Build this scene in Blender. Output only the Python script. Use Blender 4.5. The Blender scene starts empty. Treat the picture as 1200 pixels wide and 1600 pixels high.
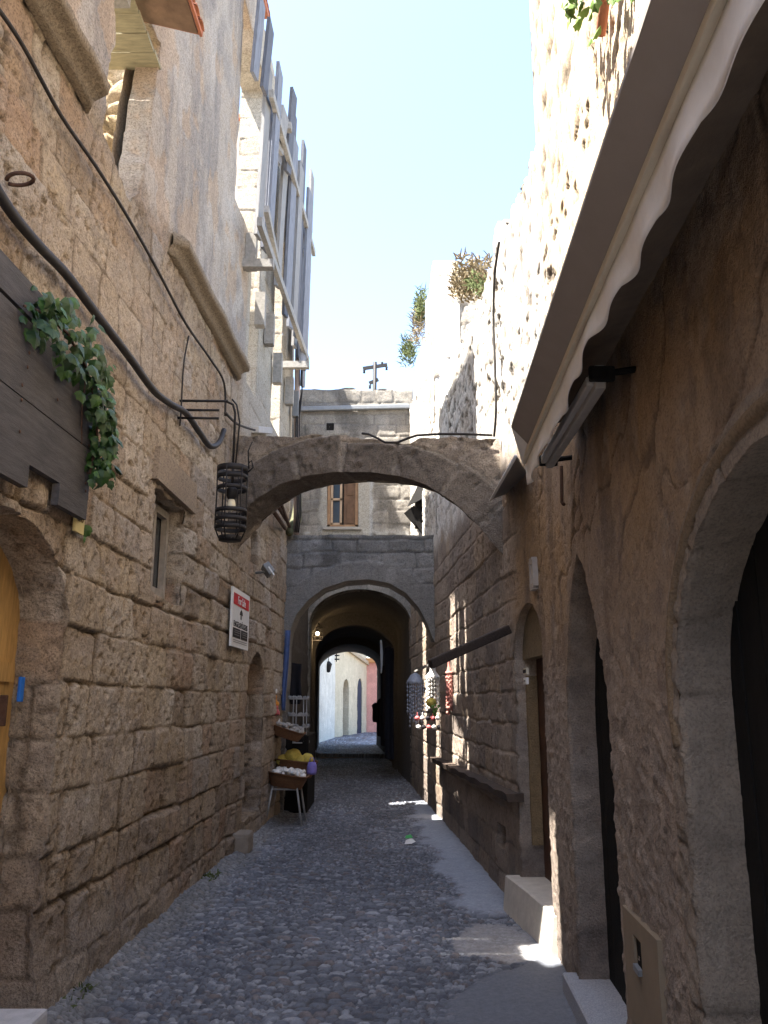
import bpy, math, random
import numpy as np
from math import radians, sin, cos, pi
from mathutils import Vector, Matrix
random.seed(7)
SC = bpy.context.scene
COL = SC.collection

# ------------------------------------------------------------------ camera, world, sun, exposure
F = 1290.0
TH = math.atan(295 / F)
CT, ST = cos(TH), sin(TH)
EYE = 1.6
cam_d = bpy.data.cameras.new('camera')
cam_d.sensor_fit = 'VERTICAL'; cam_d.sensor_height = 24; cam_d.lens = F / 1600 * 24
cam_d.clip_start = 0.05; cam_d.clip_end = 2000
cam = bpy.data.objects.new('camera', cam_d); COL.objects.link(cam)
cam.location = (0, 0, EYE); cam.rotation_euler = (pi / 2 + TH, 0, 0)
SC.camera = cam

SUN = Vector((1, 0.50, -2.4)).normalized()          # the way the light travels
w = bpy.data.worlds.new('World'); SC.world = w; w.use_nodes = True
nt = w.node_tree; nt.nodes.clear()
sky = nt.nodes.new('ShaderNodeTexSky'); sky.sky_type = 'NISHITA'; sky.sun_disc = False
sky.sun_elevation = math.asin(-SUN.z); sky.sun_rotation = math.atan2(-SUN.x, -SUN.y)
sky.air_density = 1.0; sky.dust_density = 1.6; sky.ozone_density = 1.0
bg = nt.nodes.new('ShaderNodeBackground'); bg.inputs[1].default_value = 0.11
wo = nt.nodes.new('ShaderNodeOutputWorld')
nt.links.new(sky.outputs[0], bg.inputs[0]); nt.links.new(bg.outputs[0], wo.inputs[0])
sl = bpy.data.lights.new('sun', 'SUN'); sl.energy = 5.0; sl.angle = radians(0.5); sl.color = (1, .95, .87)
so = bpy.data.objects.new('sun', sl); COL.objects.link(so)
so.location = (-6, -2, 16); so.rotation_euler = SUN.to_track_quat('-Z', 'Y').to_euler()
vs_ = SC.view_settings
vs_.view_transform = 'Standard'; vs_.look = 'None'; vs_.exposure = 2.6; vs_.gamma = 1; vs_.use_curve_mapping = False

# ------------------------------------------------------------------ where the photograph's rays meet the walls
def ray(px, py):
    u = (px - 600) / F; v = (800 - py) / F
    return u, CT - ST * v, ST + CT * v
def LX(Y): return -1.9185 + .034 * Y
def RX(Y):
    a = .845 + .045 * np.asarray(Y, float); b = 1.45 - .055 * np.asarray(Y, float); k = .018
    return -k * np.logaddexp(-a / k, -b / k)
def onL(px, py, off=0.0):
    u, f, p = ray(px, py); t = (-1.9185 + off) / (u - .034 * f)
    return Vector((u * t, f * t, EYE + p * t))
def onR(px, py, off=0.0):
    u, f, p = ray(px, py); t = 5.0
    for _ in range(60): t = (float(RX(f * t)) - off) / u
    return Vector((u * t, f * t, EYE + p * t))
def onY(px, py, Y):
    u, f, p = ray(px, py); t = Y / f
    return Vector((u * t, Y, EYE + p * t))
def yz(v): return (v.y, v.z)

# ------------------------------------------------------------------ noise
def _h(ix, iy, s):
    n = (ix.astype(np.int64) * 374761393 + iy.astype(np.int64) * 668265263 + s * 1442695041) & 0xffffffff
    n = ((n ^ (n >> 13)) * 1274126177) & 0xffffffff
    n = ((n ^ (n >> 16)) * 224682251) & 0xffffffff
    return ((n ^ (n >> 15)) & 0xffffff) / float(0xffffff)
def vn(x, y, s=0):
    x, y = np.broadcast_arrays(np.asarray(x, float), np.asarray(y, float))
    ix = np.floor(x); iy = np.floor(y); fx = x - ix; fy = y - iy
    fx = fx * fx * (3 - 2 * fx); fy = fy * fy * (3 - 2 * fy)
    a = _h(ix, iy, s); b = _h(ix + 1, iy, s); c = _h(ix, iy + 1, s); d = _h(ix + 1, iy + 1, s)
    return (a * (1 - fx) + b * fx) * (1 - fy) + (c * (1 - fx) + d * fx) * fy
def fbm(x, y, o=4, s=0, g=.5):
    t = 0; a = 1; n = 0
    for i in range(o):
        t = t + a * vn(x * 2 ** i + 17.3 * i, y * 2 ** i - 9.1 * i, s + i); n += a; a *= g
    return t / n
def sst(a, b, x):
    t = np.clip((x - a) / (b - a), 0, 1); return t * t * (3 - 2 * t)
def voro(x, y, s=0, jit=.85):
    ix = np.floor(x); iy = np.floor(y)
    f1 = np.full(x.shape, 9.0); f2 = np.full(x.shape, 9.0); idr = np.zeros(x.shape); id2 = np.zeros(x.shape)
    for i in (-1, 0, 1):
        for j in (-1, 0, 1):
            cx = ix + i; cy = iy + j
            px = cx + .5 + (_h(cx, cy, s) - .5) * jit; py = cy + .5 + (_h(cx, cy, s + 5) - .5) * jit
            d = np.hypot(px - x, py - y); r = _h(cx, cy, s + 9); r2 = _h(cx, cy, s + 14)
            n = d < f1
            f2 = np.where(n, f1, np.minimum(f2, d)); f1 = np.where(n, d, f1)
            idr = np.where(n, r, idr); id2 = np.where(n, r2, id2)
    return f1, f2, idr, id2
def lerp(a, b, t): return a + (b - a) * t
def C3(c, sh): return np.broadcast_to(np.array(c, float), sh + (3,)).copy()
def cmix(a, b, t): return a + (np.asarray(b, float) - a) * np.asarray(t)[..., None]

# ------------------------------------------------------------------ materials
MATS = {}
def mat(name, base=(.5, .5, .5), rough=.85, var=.15, scale=8, bump=.0, bscale=60, attr=False, metal=0, alpha=1, stretch=(1, 1, 1), spec=.3, emit=None, trans=0, bdist=.01, pit=.75):
    if name in MATS: return MATS[name]
    m = bpy.data.materials.new(name); m.use_nodes = True; MATS[name] = m
    n = m.node_tree.nodes; l = m.node_tree.links
    b = n['Principled BSDF']; b.inputs['Roughness'].default_value = rough; b.inputs['Metallic'].default_value = metal
    b.inputs['Specular IOR Level'].default_value = spec
    tc = n.new('ShaderNodeTexCoord'); mp = n.new('ShaderNodeMapping'); mp.inputs['Scale'].default_value = stretch
    l.new(tc.outputs['Object'], mp.inputs[0])
    nz = n.new('ShaderNodeTexNoise'); nz.inputs['Scale'].default_value = scale; nz.inputs['Detail'].default_value = 7; nz.inputs['Roughness'].default_value = .65
    l.new(mp.outputs[0], nz.inputs[0])
    mr = n.new('ShaderNodeMapRange'); mr.inputs[1].default_value = .25; mr.inputs[2].default_value = .75
    mr.inputs[3].default_value = 1 - var; mr.inputs[4].default_value = 1 + var
    l.new(nz.outputs[0], mr.inputs[0])
    mx = n.new('ShaderNodeMix'); mx.data_type = 'RGBA'; mx.blend_type = 'MULTIPLY'; mx.inputs[0].default_value = 1
    if attr:
        at = n.new('ShaderNodeAttribute'); at.attribute_name = 'tint'; l.new(at.outputs[0], mx.inputs[6])
    else:
        mx.inputs[6].default_value = (*base, 1)
    l.new(mr.outputs[0], mx.inputs[7]); l.new(mx.outputs[2], b.inputs['Base Color'])
    if attr:
        pz = n.new('ShaderNodeTexNoise'); pz.inputs['Scale'].default_value = bscale * 1.1; pz.inputs['Detail'].default_value = 3; pz.inputs['Roughness'].default_value = .6
        l.new(mp.outputs[0], pz.inputs[0])
        pr = n.new('ShaderNodeMapRange'); pr.inputs[1].default_value = .36; pr.inputs[2].default_value = .52; pr.inputs[3].default_value = .5; pr.inputs[4].default_value = 1.06
        l.new(pz.outputs[0], pr.inputs[0])
        m2 = n.new('ShaderNodeMix'); m2.data_type = 'RGBA'; m2.blend_type = 'MULTIPLY'; m2.inputs[0].default_value = pit
        l.new(mx.outputs[2], m2.inputs[6]); l.new(pr.outputs[0], m2.inputs[7]); l.new(m2.outputs[2], b.inputs['Base Color'])
    if bump:
        nb = n.new('ShaderNodeTexNoise'); nb.inputs['Scale'].default_value = bscale; nb.inputs['Detail'].default_value = 6; nb.inputs['Roughness'].default_value = .7
        l.new(mp.outputs[0], nb.inputs[0])
        bp = n.new('ShaderNodeBump'); bp.inputs['Strength'].default_value = bump; bp.inputs['Distance'].default_value = bdist
        l.new(nb.outputs[0], bp.inputs['Height']); l.new(bp.outputs[0], b.inputs['Normal'])
    if trans: b.inputs['Transmission Weight'].default_value = trans
    if emit:
        b.inputs['Emission Color'].default_value = (*emit[0], 1); b.inputs['Emission Strength'].default_value = emit[1]
    return m
M_STONE = mat('weathered_stone', attr=True, var=.26, scale=26, bump=1.0, bscale=70, rough=.95, spec=.12, bdist=.02)
M_PLAS = mat('stained_plaster', pit=.45, attr=True, var=.2, scale=22, bump=1.0, bscale=85, rough=.95, spec=.12, bdist=.014)
M_COB = mat('cobble_pebbles', attr=True, var=.25, scale=40, bump=.35, bscale=120, rough=.72, spec=.3, bdist=.004, pit=.25)
M_SMOOTH = mat('smooth_stone', attr=True, var=.16, scale=20, bump=.4, bscale=60, rough=.92, spec=.15)
M_OLDWOOD = mat('grey_weathered_wood', (.20, .21, .24), var=.35, scale=9, bump=.5, bscale=30, stretch=(6, 6, .6), rough=.85)
M_OLD2 = mat('dark_weathered_wood', (.12, .125, .145), var=.4, scale=9, bump=.6, bscale=30, stretch=(8, 8, .5), rough=.85)
M_OLD3 = mat('bleached_wood', (.26, .255, .25), var=.35, scale=9, bump=.6, bscale=30, stretch=(8, 8, .5), rough=.85)
M_PALEWOOD = mat('pale_grey_timber', (.30, .285, .26), var=.3, scale=8, bump=.5, bscale=25, stretch=(3, 3, 3), rough=.85)
M_BOARD = mat('dark_board_wood', (.075, .07, .07), var=.4, scale=6, bump=.5, bscale=20, stretch=(6, .8, 6), rough=.75)
M_OCHRE = mat('ochre_painted_wood', (.46, .28, .10), var=.35, scale=9, bump=.3, bscale=20, stretch=(5, 5, .7), rough=.6)
M_BROWN = mat('brown_door_wood', (.07, .032, .018), var=.35, scale=9, bump=.3, bscale=20, stretch=(5, 5, .7), rough=.6)
M_BLACK = mat('blackened_wood', (.010, .009, .008), var=.4, scale=8, bump=.3, stretch=(4, 4, .6), rough=.8, spec=.15)
M_IRON = mat('black_iron', (.022, .02, .02), var=.3, scale=30, bump=.2, rough=.6, metal=.3)
M_RUST = mat('rusty_iron', (.09, .05, .035), var=.4, scale=40, bump=.4, rough=.85)
M_PIPE = mat('black_plastic_pipe', (.035, .033, .034), var=.3, scale=14, bump=.15, rough=.6)
M_CABLE = mat('dark_cable', (.03, .026, .024), var=.3, scale=30, rough=.7)
M_WHITE = mat('white_paint', (.78, .77, .74), var=.06, scale=12, rough=.6)
M_FABRIC = mat('white_awning_fabric', (.80, .77, .73), var=.06, scale=20, bump=.1, bscale=200, rough=.9)
M_ALU = mat('cream_metal_bar', (.62, .55, .42), var=.08, scale=15, rough=.45, metal=.1)
M_RED = mat('sign_red', (.55, .02, .03), var=.05, rough=.5)
M_INK = mat('sign_black', (.015, .014, .016), var=.1, rough=.6)
M_GREY = mat('grey_metal', (.22, .225, .23), var=.15, scale=15, rough=.5, metal=.4)
M_TILE = mat('terracotta', (.40, .155, .085), var=.2, scale=14, bump=.2, rough=.85)
M_LEAF = mat('ivy_leaf', (.020, .058, .012), var=.4, scale=14, rough=.5, spec=.4)
M_LEAF2 = mat('pale_leaf', (.12, .20, .04), var=.4, scale=14, rough=.6)
M_DRY = mat('dry_grass', (.21, .165, .095), var=.3, scale=14, rough=.9)
M_DRYG = mat('green_grass', (.085, .105, .035), var=.3, scale=14, rough=.9)
M_WICK = mat('wicker', (.16, .075, .035), var=.4, scale=60, bump=.8, bscale=90, rough=.8)
M_SPONGE = mat('yellow_sponge', (.62, .47, .10), var=.3, scale=25, bump=.8, bscale=60, rough=.95)
M_SHELL = mat('white_shell', (.80, .76, .70), var=.12, scale=40, rough=.5)
M_GLASS = mat('dark_window_glass', (.03, .04, .05), var=.1, rough=.12, spec=.6)
M_BLUE = mat('blue_cloth', (.08, .12, .26), var=.25, scale=14, rough=.9)
M_BLUETAPE = mat('blue_tape', (.02, .15, .55), var=.15, rough=.5)
M_DARKCLOTH = mat('dark_cloth', (.02, .018, .022), var=.3, scale=10, rough=.95)
M_PURPLE = mat('purple_bag', (.25, .20, .55), var=.2, rough=.7)
M_PINK = mat('pink_trinket', (.60, .14, .14), var=.3, scale=30, rough=.6)
M_ORNG = mat('orange_cloth', (.72, .30, .05), var=.2, rough=.8)
M_YEL = mat('ceramic_tile_yellow', (.62, .52, .24), var=.1, rough=.35)
M_GREENP = mat('green_paper', (.05, .35, .08), var=.1, rough=.6)
M_GRAN = mat('granite', (.30, .31, .34), var=.5, scale=140, bump=.2, bscale=140, rough=.6)
M_TWINE = mat('pale_string', (.6, .55, .5), var=.1, rough=.9)
M_TUBE = mat('dull_white_tube', (.34, .33, .32), var=.25, scale=20, rough=.5)
M_BULB = mat('lamp_bulb_glass', (.75, .68, .5), var=.1, rough=.2)

# ------------------------------------------------------------------ object plumbing
def tag(o, label=None, cat=None, group=None, kind=None):
    if label: o['label'] = label
    if cat: o['category'] = cat
    if group: o['group'] = group
    if kind: o['kind'] = kind
    return o
def thing(name, loc, label, cat, group=None):
    o = bpy.data.objects.new(name, None); COL.objects.link(o); o.location = loc
    o.empty_display_size = .1
    return tag(o, label, cat, group)
def wloc(o):
    v = Vector(o.location)
    while o.parent: o = o.parent; v = v + Vector(o.location)
    return v
def link(name, me, parent=None, loc=None):
    o = bpy.data.objects.new(name, me); COL.objects.link(o)
    if parent: o.parent = parent
    elif loc is not None: o.location = loc
    return o
def npmesh(name, V, Fq, mats, parent=None, tint=None, smooth=True, loc=None):
    base = wloc(parent) if parent else (Vector(loc) if loc is not None else Vector((0, 0, 0)))
    V = np.asarray(V, float) - np.array(base)
    me = bpy.data.meshes.new(name)
    nV = len(V); nF = len(Fq)
    me.vertices.add(nV); me.vertices.foreach_set('co', V.astype(np.float32).ravel())
    me.loops.add(nF * 4); me.loops.foreach_set('vertex_index', Fq.astype(np.int32).ravel())
    me.polygons.add(nF); me.polygons.foreach_set('loop_start', np.arange(0, nF * 4, 4, dtype=np.int32))
    try: me.polygons.foreach_set('loop_total', np.full(nF, 4, np.int32))
    except Exception: pass
    me.polygons.foreach_set('use_smooth', np.full(nF, smooth, bool))
    if tint is not None:
        a = me.attributes.new('tint', 'FLOAT_COLOR', 'POINT')
        a.data.foreach_set('color', np.concatenate([tint, np.ones((nV, 1))], 1).astype(np.float32).ravel())
    me.materials.append(mats); me.update(calc_edges=True); me.validate()
    return link(name, me, parent, loc)

class MB:
    def __init__(s): s.v = []; s.f = []; s.sm = []
    def add(s, vs, fs, smooth=False):
        b = len(s.v); s.v += [Vector(x) for x in vs]; s.f += [tuple(i + b for i in f) for f in fs]; s.sm += [smooth] * len(fs); return s
    def box(s, c, size, rot=None, bev=.0):
        x, y, z = (Vector(size) / 2)
        if bev <= 0:
            vs = [Vector((i * x, j * y, k * z)) for i in (-1, 1) for j in (-1, 1) for k in (-1, 1)]
            fs = [(0, 1, 3, 2), (4, 6, 7, 5), (0, 4, 5, 1), (2, 3, 7, 6), (0, 2, 6, 4), (1, 5, 7, 3)]
        else:
            bm = __import__('bmesh').new(); __import__('bmesh').ops.create_cube(bm, size=1)
            for v in bm.verts: v.co = Vector((v.co.x * 2 * x, v.co.y * 2 * y, v.co.z * 2 * z))
            __import__('bmesh').ops.bevel(bm, geom=bm.edges[:], offset=bev, segments=2, affect='EDGES', profile=.6)
            bm.verts.index_update(); vs = [v.co.copy() for v in bm.verts]; fs = [[v.index for v in f.verts] for f in bm.faces]; bm.free()
        R = rot if rot is not None else Matrix.Identity(3)
        return s.add([R @ v + Vector(c) for v in vs], fs)
    def beam(s, a, b, wd, ht, up=Vector((0, 0, 1)), bev=0):
        a = Vector(a); b = Vector(b); d = b - a; L = d.length; z = d.normalized()
        x = up.cross(z)
        if x.length < 1e-4: x = Vector((1, 0, 0))
        x.normalize(); y = z.cross(x)
        R = Matrix((x, y, z)).transposed()
        return s.box((a + b) / 2, (wd, ht, L), R, bev)
    def prism(s, pts, ext):
        n = len(pts); pts = [Vector(p) for p in pts]; e = Vector(ext)
        return s.add(pts + [p + e for p in pts], [tuple(range(n))[::-1], tuple(range(n, 2 * n))] + [(i, (i + 1) % n, n + (i + 1) % n, n + i) for i in range(n)])
    def tube(s, path, r, n=8, cap=True):
        P = [Vector(p) for p in path]; rs = r if isinstance(r, (list, tuple)) else [r] * len(P)
        vs = []; fs = []; pv = None
        for i, p in enumerate(P):
            t = (P[min(i + 1, len(P) - 1)] - P[max(i - 1, 0)]).normalized()
            if pv is None:
                a = Vector((0, 0, 1)) if abs(t.z) < .9 else Vector((1, 0, 0)); pv = t.cross(a).normalized()
            x = (pv - t * pv.dot(t)).normalized(); y = t.cross(x); pv = x
            vs += [p + (x * cos(2 * pi * k / n) + y * sin(2 * pi * k / n)) * rs[i] for k in range(n)]
        for i in range(len(P) - 1):
            for k in range(n):
                fs.append((i * n + k, i * n + (k + 1) % n, (i + 1) * n + (k + 1) % n, (i + 1) * n + k))
        if cap: fs += [tuple(range(n))[::-1], tuple(range((len(P) - 1) * n, len(P) * n))]
        return s.add(vs, fs, True)
    def lathe(s, c, prof, n=16, axis=None):
        vs = []; fs = []; m = len(prof); R = axis if axis is not None else Matrix.Identity(3)
        for r, z in prof: vs += [R @ Vector((r * cos(2 * pi * k / n), r * sin(2 * pi * k / n), z)) + Vector(c) for k in range(n)]
        for i in range(m - 1):
            for k in range(n): fs.append((i * n + k, i * n + (k + 1) % n, (i + 1) * n + (k + 1) % n, (i + 1) * n + k))
        return s.add(vs, fs, True)
    def blob(s, c, r, seed=0, amp=.25, n=10):
        rr = random.Random(seed); vs = []; fs = []; r = Vector(r) if not isinstance(r, (int, float)) else Vector((r, r, r))
        for i in range(n + 1):
            th = pi * i / n
            for k in range(n * 2):
                ph = pi * k / n; q = 1 + amp * (rr.random() - .5)
                vs.append(Vector((r.x * sin(th) * cos(ph), r.y * sin(th) * sin(ph), r.z * cos(th))) * q + Vector(c))
        m = n * 2
        for i in range(n):
            for k in range(m): fs.append((i * m + k, (i + 1) * m + k, (i + 1) * m + (k + 1) % m, i * m + (k + 1) % m))
        return s.add(vs, fs, True)
    def ring(s, c, R, wd, th, n=24, axis=None):
        pr = [(R - th, -wd / 2), (R, -wd / 2), (R, wd / 2), (R - th, wd / 2), (R - th, -wd / 2)]
        return s.lathe(c, pr, n, axis)
    def build(s, name, m, parent=None, loc=None, label=None, cat=None, group=None, tint=None):
        base = wloc(parent) if parent else (Vector(loc) if loc is not None else None)
        if base is None:
            xs = [v.x for v in s.v]; ys = [v.y for v in s.v]; zs = [v.z for v in s.v]
            base = Vector(((min(xs) + max(xs)) / 2, (min(ys) + max(ys)) / 2, min(zs)))
        me = bpy.data.meshes.new(name); me.from_pydata([v - base for v in s.v], [], s.f)
        me.polygons.foreach_set('use_smooth', s.sm); me.materials.append(m); me.update(calc_edges=True)
        if tint is not None:
            a = me.attributes.new('tint', 'FLOAT_COLOR', 'POINT')
            a.data.foreach_set('color', [q for _ in s.v for q in (*tint, 1)])
        o = link(name, me, parent, None if parent else base)
        return tag(o, label, cat, group)

# ------------------------------------------------------------------ relief walls with openings
def polysdf(pts):
    P = np.array(pts, float); lo = P.min(0) - .35; hi = P.max(0) + .35
    def f(U, V):
        if U.ndim == 2 and len(P) > 8:
            mk = (U > lo[0]) & (U < hi[0]) & (V > lo[1]) & (V < hi[1]); r = np.full(U.shape, 1.0)
            if mk.any(): r[mk] = f(U[mk], V[mk])
            return r
        d = np.full(U.shape, 1e9); ins = np.zeros(U.shape, bool)
        for i in range(len(P)):
            a = P[i]; b = P[(i + 1) % len(P)]; e = b - a; L = max(e @ e, 1e-12)
            wx = U - a[0]; wy = V - a[1]; t = np.clip((wx * e[0] + wy * e[1]) / L, 0, 1)
            d = np.minimum(d, np.hypot(wx - e[0] * t, wy - e[1] * t))
            c = ((a[1] <= V) & (b[1] > V)) | ((b[1] <= V) & (a[1] > V))
            den = b[1] - a[1] if abs(b[1] - a[1]) > 1e-12 else 1e-12
            ins ^= c & (U < a[0] + (V - a[1]) / den * e[0])
        return np.where(ins, -d, d)
    return f
def densify(pts, st=.04):
    out = []
    for i in range(len(pts)):
        a = np.array(pts[i], float); b = np.array(pts[(i + 1) % len(pts)], float); n = max(1, int(np.hypot(*(b - a)) / st))
        out += [a + (b - a) * k / n for k in range(n)]
    return np.array(out)
def ragged(pts, amp, fr, seed):
    p = densify(pts); nx = fbm(p[:, 0] * fr, p[:, 1] * fr, 3, seed) - .5; ny = fbm(p[:, 0] * fr, p[:, 1] * fr, 3, seed + 50) - .5
    return p + np.stack([nx, ny], 1) * amp
def archpts(c, a, z0, spring, rise, n=24, pointed=0):
    pts = [(c - a, z0)]
    for i in range(n + 1):
        t = pi - pi * i / n; x = cos(t); y = sin(t)
        if pointed: y = y * (1 - pointed) + pointed * (1 - abs(x)) ** .75
        pts.append((c + a * x, spring + rise * y))
    pts.append((c + a, z0)); return pts
def grid(spec):
    out = [spec[0]]
    i = 0; x = spec[0]
    segs = spec[1]
    for end, st in segs:
        n = max(1, round((end - x) / st)); out += list(x + (end - x) * np.arange(1, n + 1) / n); x = end
    return np.array(out)

def surf_eval(disp, color, U, V):
    D = disp(U, V); return D if isinstance(D, tuple) else (D, color(U, V))
def build_wall(name, us, vs, mp, disp, color, ops=(), top=None, m=None, parent=None, thick=0, cap=0, shut=False):
    """mp(U,V,D) -> xyz; disp/color(U,V) -> arrays; ops = (points, depth, through, backcolor)"""
    U, V = np.meshgrid(us, vs); nv, nu = U.shape
    ins_all = np.full(U.shape, -1)
    for k, op in enumerate(ops):
        sd = polysdf(op[0])
        d = sd(U, V); ins = d < 0
        nb_in = np.zeros_like(ins); nb_out = np.zeros_like(ins); o = ~ins
        for dy in (-1, 0, 1):
            for dx in (-1, 0, 1):
                if dx == 0 and dy == 0: continue
                def sh(a):
                    r = np.zeros_like(a)
                    r[max(dy, 0):nv + min(dy, 0), max(dx, 0):nu + min(dx, 0)] = a[max(-dy, 0):nv + min(-dy, 0), max(-dx, 0):nu + min(-dx, 0)]
                    return r
                nb_in |= sh(ins); nb_out |= sh(o)
        mv = (o & nb_in) | (ins & nb_out)
        iu = U[mv]; iv = V[mv]; e = 1e-3
        for _ in range(3):
            d0 = sd(iu, iv); gx = (sd(iu + e, iv) - sd(iu - e, iv)) / (2 * e); gy = (sd(iu, iv + e) - sd(iu, iv - e)) / (2 * e)
            g = np.maximum(gx * gx + gy * gy, .2)
            iu = iu - d0 * gx / g; iv = iv - d0 * gy / g
        U = U.copy(); V = V.copy(); U[mv] = iu; V[mv] = np.maximum(iv, vs[0])
        ins_all[ins] = k
    if top is not None:
        T = top(U); V = np.minimum(V, T)
    D = disp(U, V); Cc = color(U, V)
    if isinstance(D, tuple): D, Cc = D
    for k, op in enumerate(ops):
        mk = ins_all == k
        D = np.where(mk, -op[1] + .3 * D * (0 if op[2] else 1), D)
        if len(op) > 3 and op[3] is not None: Cc[mk] = np.array(op[3]) * (.8 + .4 * fbm(U[mk] * 6, V[mk] * 6, 3, 5))[:, None]
    X = mp(U, V, D)
    idx = np.arange(nv * nu).reshape(nv, nu)
    q = np.stack([idx[:-1, :-1], idx[:-1, 1:], idx[1:, 1:], idx[1:, :-1]], -1).reshape(-1, 4)
    keep = np.ones(len(q), bool); q_all = q
    fi = ins_all.ravel()
    for k, op in enumerate(ops):
        if op[2]: keep &= ~np.all(fi[q] == k, axis=1)
    if top is not None:
        Vf = V.ravel(); Tf = T.ravel(); tk = ~np.all(Vf[q] >= Tf[q] - 1e-6, axis=1)
        keep &= tk; q_all = q[tk]
    pend = []
    for k, op in enumerate(ops):                       # a finely cut reveal round each opening instead of one stretched quad
        isn = fi[q] == k; keep &= ~(isn.any(axis=1) & ~isn.all(axis=1))
        p = densify(op[0], .017); low = p[:, 1] < vs[0]; p[:, 1] = np.maximum(p[:, 1], vs[0]); nP = len(p)
        ar = .5 * np.sum(p[:, 0] * np.roll(p[:, 1], -1) - np.roll(p[:, 0], -1) * p[:, 1]); sg = 1 if ar > 0 else -1
        t = np.roll(p, -4, 0) - np.roll(p, 4, 0); t /= np.maximum(np.hypot(t[:, 0], t[:, 1]), 1e-9)[:, None]
        nin = np.stack([-t[:, 1], t[:, 0]], 1) * sg
        m_ = max(3, int(op[1] / .02)) + 1; sv = np.concatenate([[0], np.linspace(0, 1, m_)]); rim = np.zeros(m_ + 1); rim[0] = 1
        S, I = np.meshgrid(sv, np.arange(nP)); dep = S * op[1]
        pu = p[I, 0]; pv = p[I, 1]; nu_ = nin[I, 0]; nv_ = nin[I, 1]
        Ds, Cs = surf_eval(disp, color, pu + nu_ * dep, pv + nv_ * dep)
        D0, _ = surf_eval(disp, color, pu[:, :1], pv[:, :1])
        off = np.clip((Ds - Ds.mean()) * .8, -.05, .03) * np.minimum(S * 6, 1)
        XS = mp(pu + nu_ * (off - .03 * rim), pv + nv_ * (off - .03 * rim), D0 + (-op[1] - .02 - D0) * S - .012 * rim)
        pend.append((XS.reshape(-1, 3), Cs.reshape(-1, 3), nP, m_ + 1, sg, low))
    q = q[keep]
    VV = X.reshape(-1, 3); CC = Cc.reshape(-1, 3)
    if thick:
        n0 = len(VV)
        B = mp(U, V, np.full(U.shape, -thick)).reshape(-1, 3)
        onface = np.all(np.isin(fi[q], [k for k, op in enumerate(ops) if op[2]], invert=True), axis=1) if ops and not shut else np.ones(len(q), bool)
        qb = ((q_all if shut else q[onface]) + n0)[:, ::-1]
        VV = np.concatenate([VV, B]); CC = np.concatenate([CC, CC])
        tr = np.arange(nu - 1); last = idx[-1]
        capq = np.stack([last[:-1], last[1:], last[1:] + n0, last[:-1] + n0], -1)
        q = np.concatenate([q, qb, capq])
    for XS, CS, nP, mm, sg, low in pend:
        id2 = np.arange(nP * mm).reshape(nP, mm) + len(VV); nx = np.roll(id2, -1, 0)
        qs = np.stack([id2[:, :-1], nx[:, :-1], nx[:, 1:], id2[:, 1:]], -1).reshape(-1, 4)
        lw = np.repeat((low | np.roll(low, -1))[:, None], mm - 1, 1).ravel(); qs = qs[~lw]
        if sg < 0: qs = qs[:, ::-1]
        VV = np.concatenate([VV, XS]); CC = np.concatenate([CC, CS]); q = np.concatenate([q, qs])
    used = np.unique(q); rm = np.full(len(VV), -1); rm[used] = np.arange(len(used))
    return npmesh(name, VV[used], rm[q], m, parent, CC[used])

def ashlar(U, V, seed, h0=.29, hv=.07, wmin=.28, wmax=.62, z0=-.05, zmax=11, umin=-1, umax=32, wav=.022, wj=.045, vk=1.0):
    """signed distance to the joint (>0 inside a block), block random numbers, course number"""
    rr = np.random.RandomState(seed)
    zs = [z0]
    while zs[-1] < zmax: zs.append(zs[-1] + h0 + (rr.rand() - .5) * 2 * hv)
    zs = np.array(zs)
    Vw = V + (fbm(U * 1.1, V * .7, 3, seed + 3) - .5) * wav * 4 + (vn(U * 6, V * 3, seed + 8) - .5) * wav
    ci = np.clip(np.searchsorted(zs, Vw) - 1, 0, len(zs) - 2)
    lo = zs[ci]; hi = zs[ci + 1]
    Uw = U + (vn(U * 4, V * 6, seed + 21) - .5) * wav * 1.8
    ul = np.zeros_like(U); uh = np.zeros_like(U); bi = np.zeros(U.shape, int)
    for c in np.unique(ci):
        us = [umin - rr.rand() * wmax]
        r2 = np.random.RandomState(seed * 31 + int(c))
        while us[-1] < umax: us.append(us[-1] + wmin + r2.rand() * (wmax - wmin))
        us = np.array(us); mk = ci == c
        b = np.clip(np.searchsorted(us, Uw[mk]) - 1, 0, len(us) - 2)
        ul[mk] = us[b]; uh[mk] = us[b + 1]; bi[mk] = b
    dx = np.minimum(Uw - ul, uh - Uw) * vk; dz = np.minimum(Vw - lo, hi - Vw)
    r = wj
    ddx = np.maximum(r - dx, 0); ddz = np.maximum(r - dz, 0)
    d = r - np.hypot(ddx, ddz)
    r1 = _h(bi, ci, seed); r2 = _h(bi, ci, seed + 7); r3 = _h(bi, ci, seed + 13); r4 = _h(bi, ci, seed + 19)
    tu = (Uw - (ul + uh) / 2) / np.maximum(uh - ul, .01); tv = (Vw - (lo + hi) / 2) / np.maximum(hi - lo, .01)
    return d, r1, r2, r3, r4, tu, tv

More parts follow.
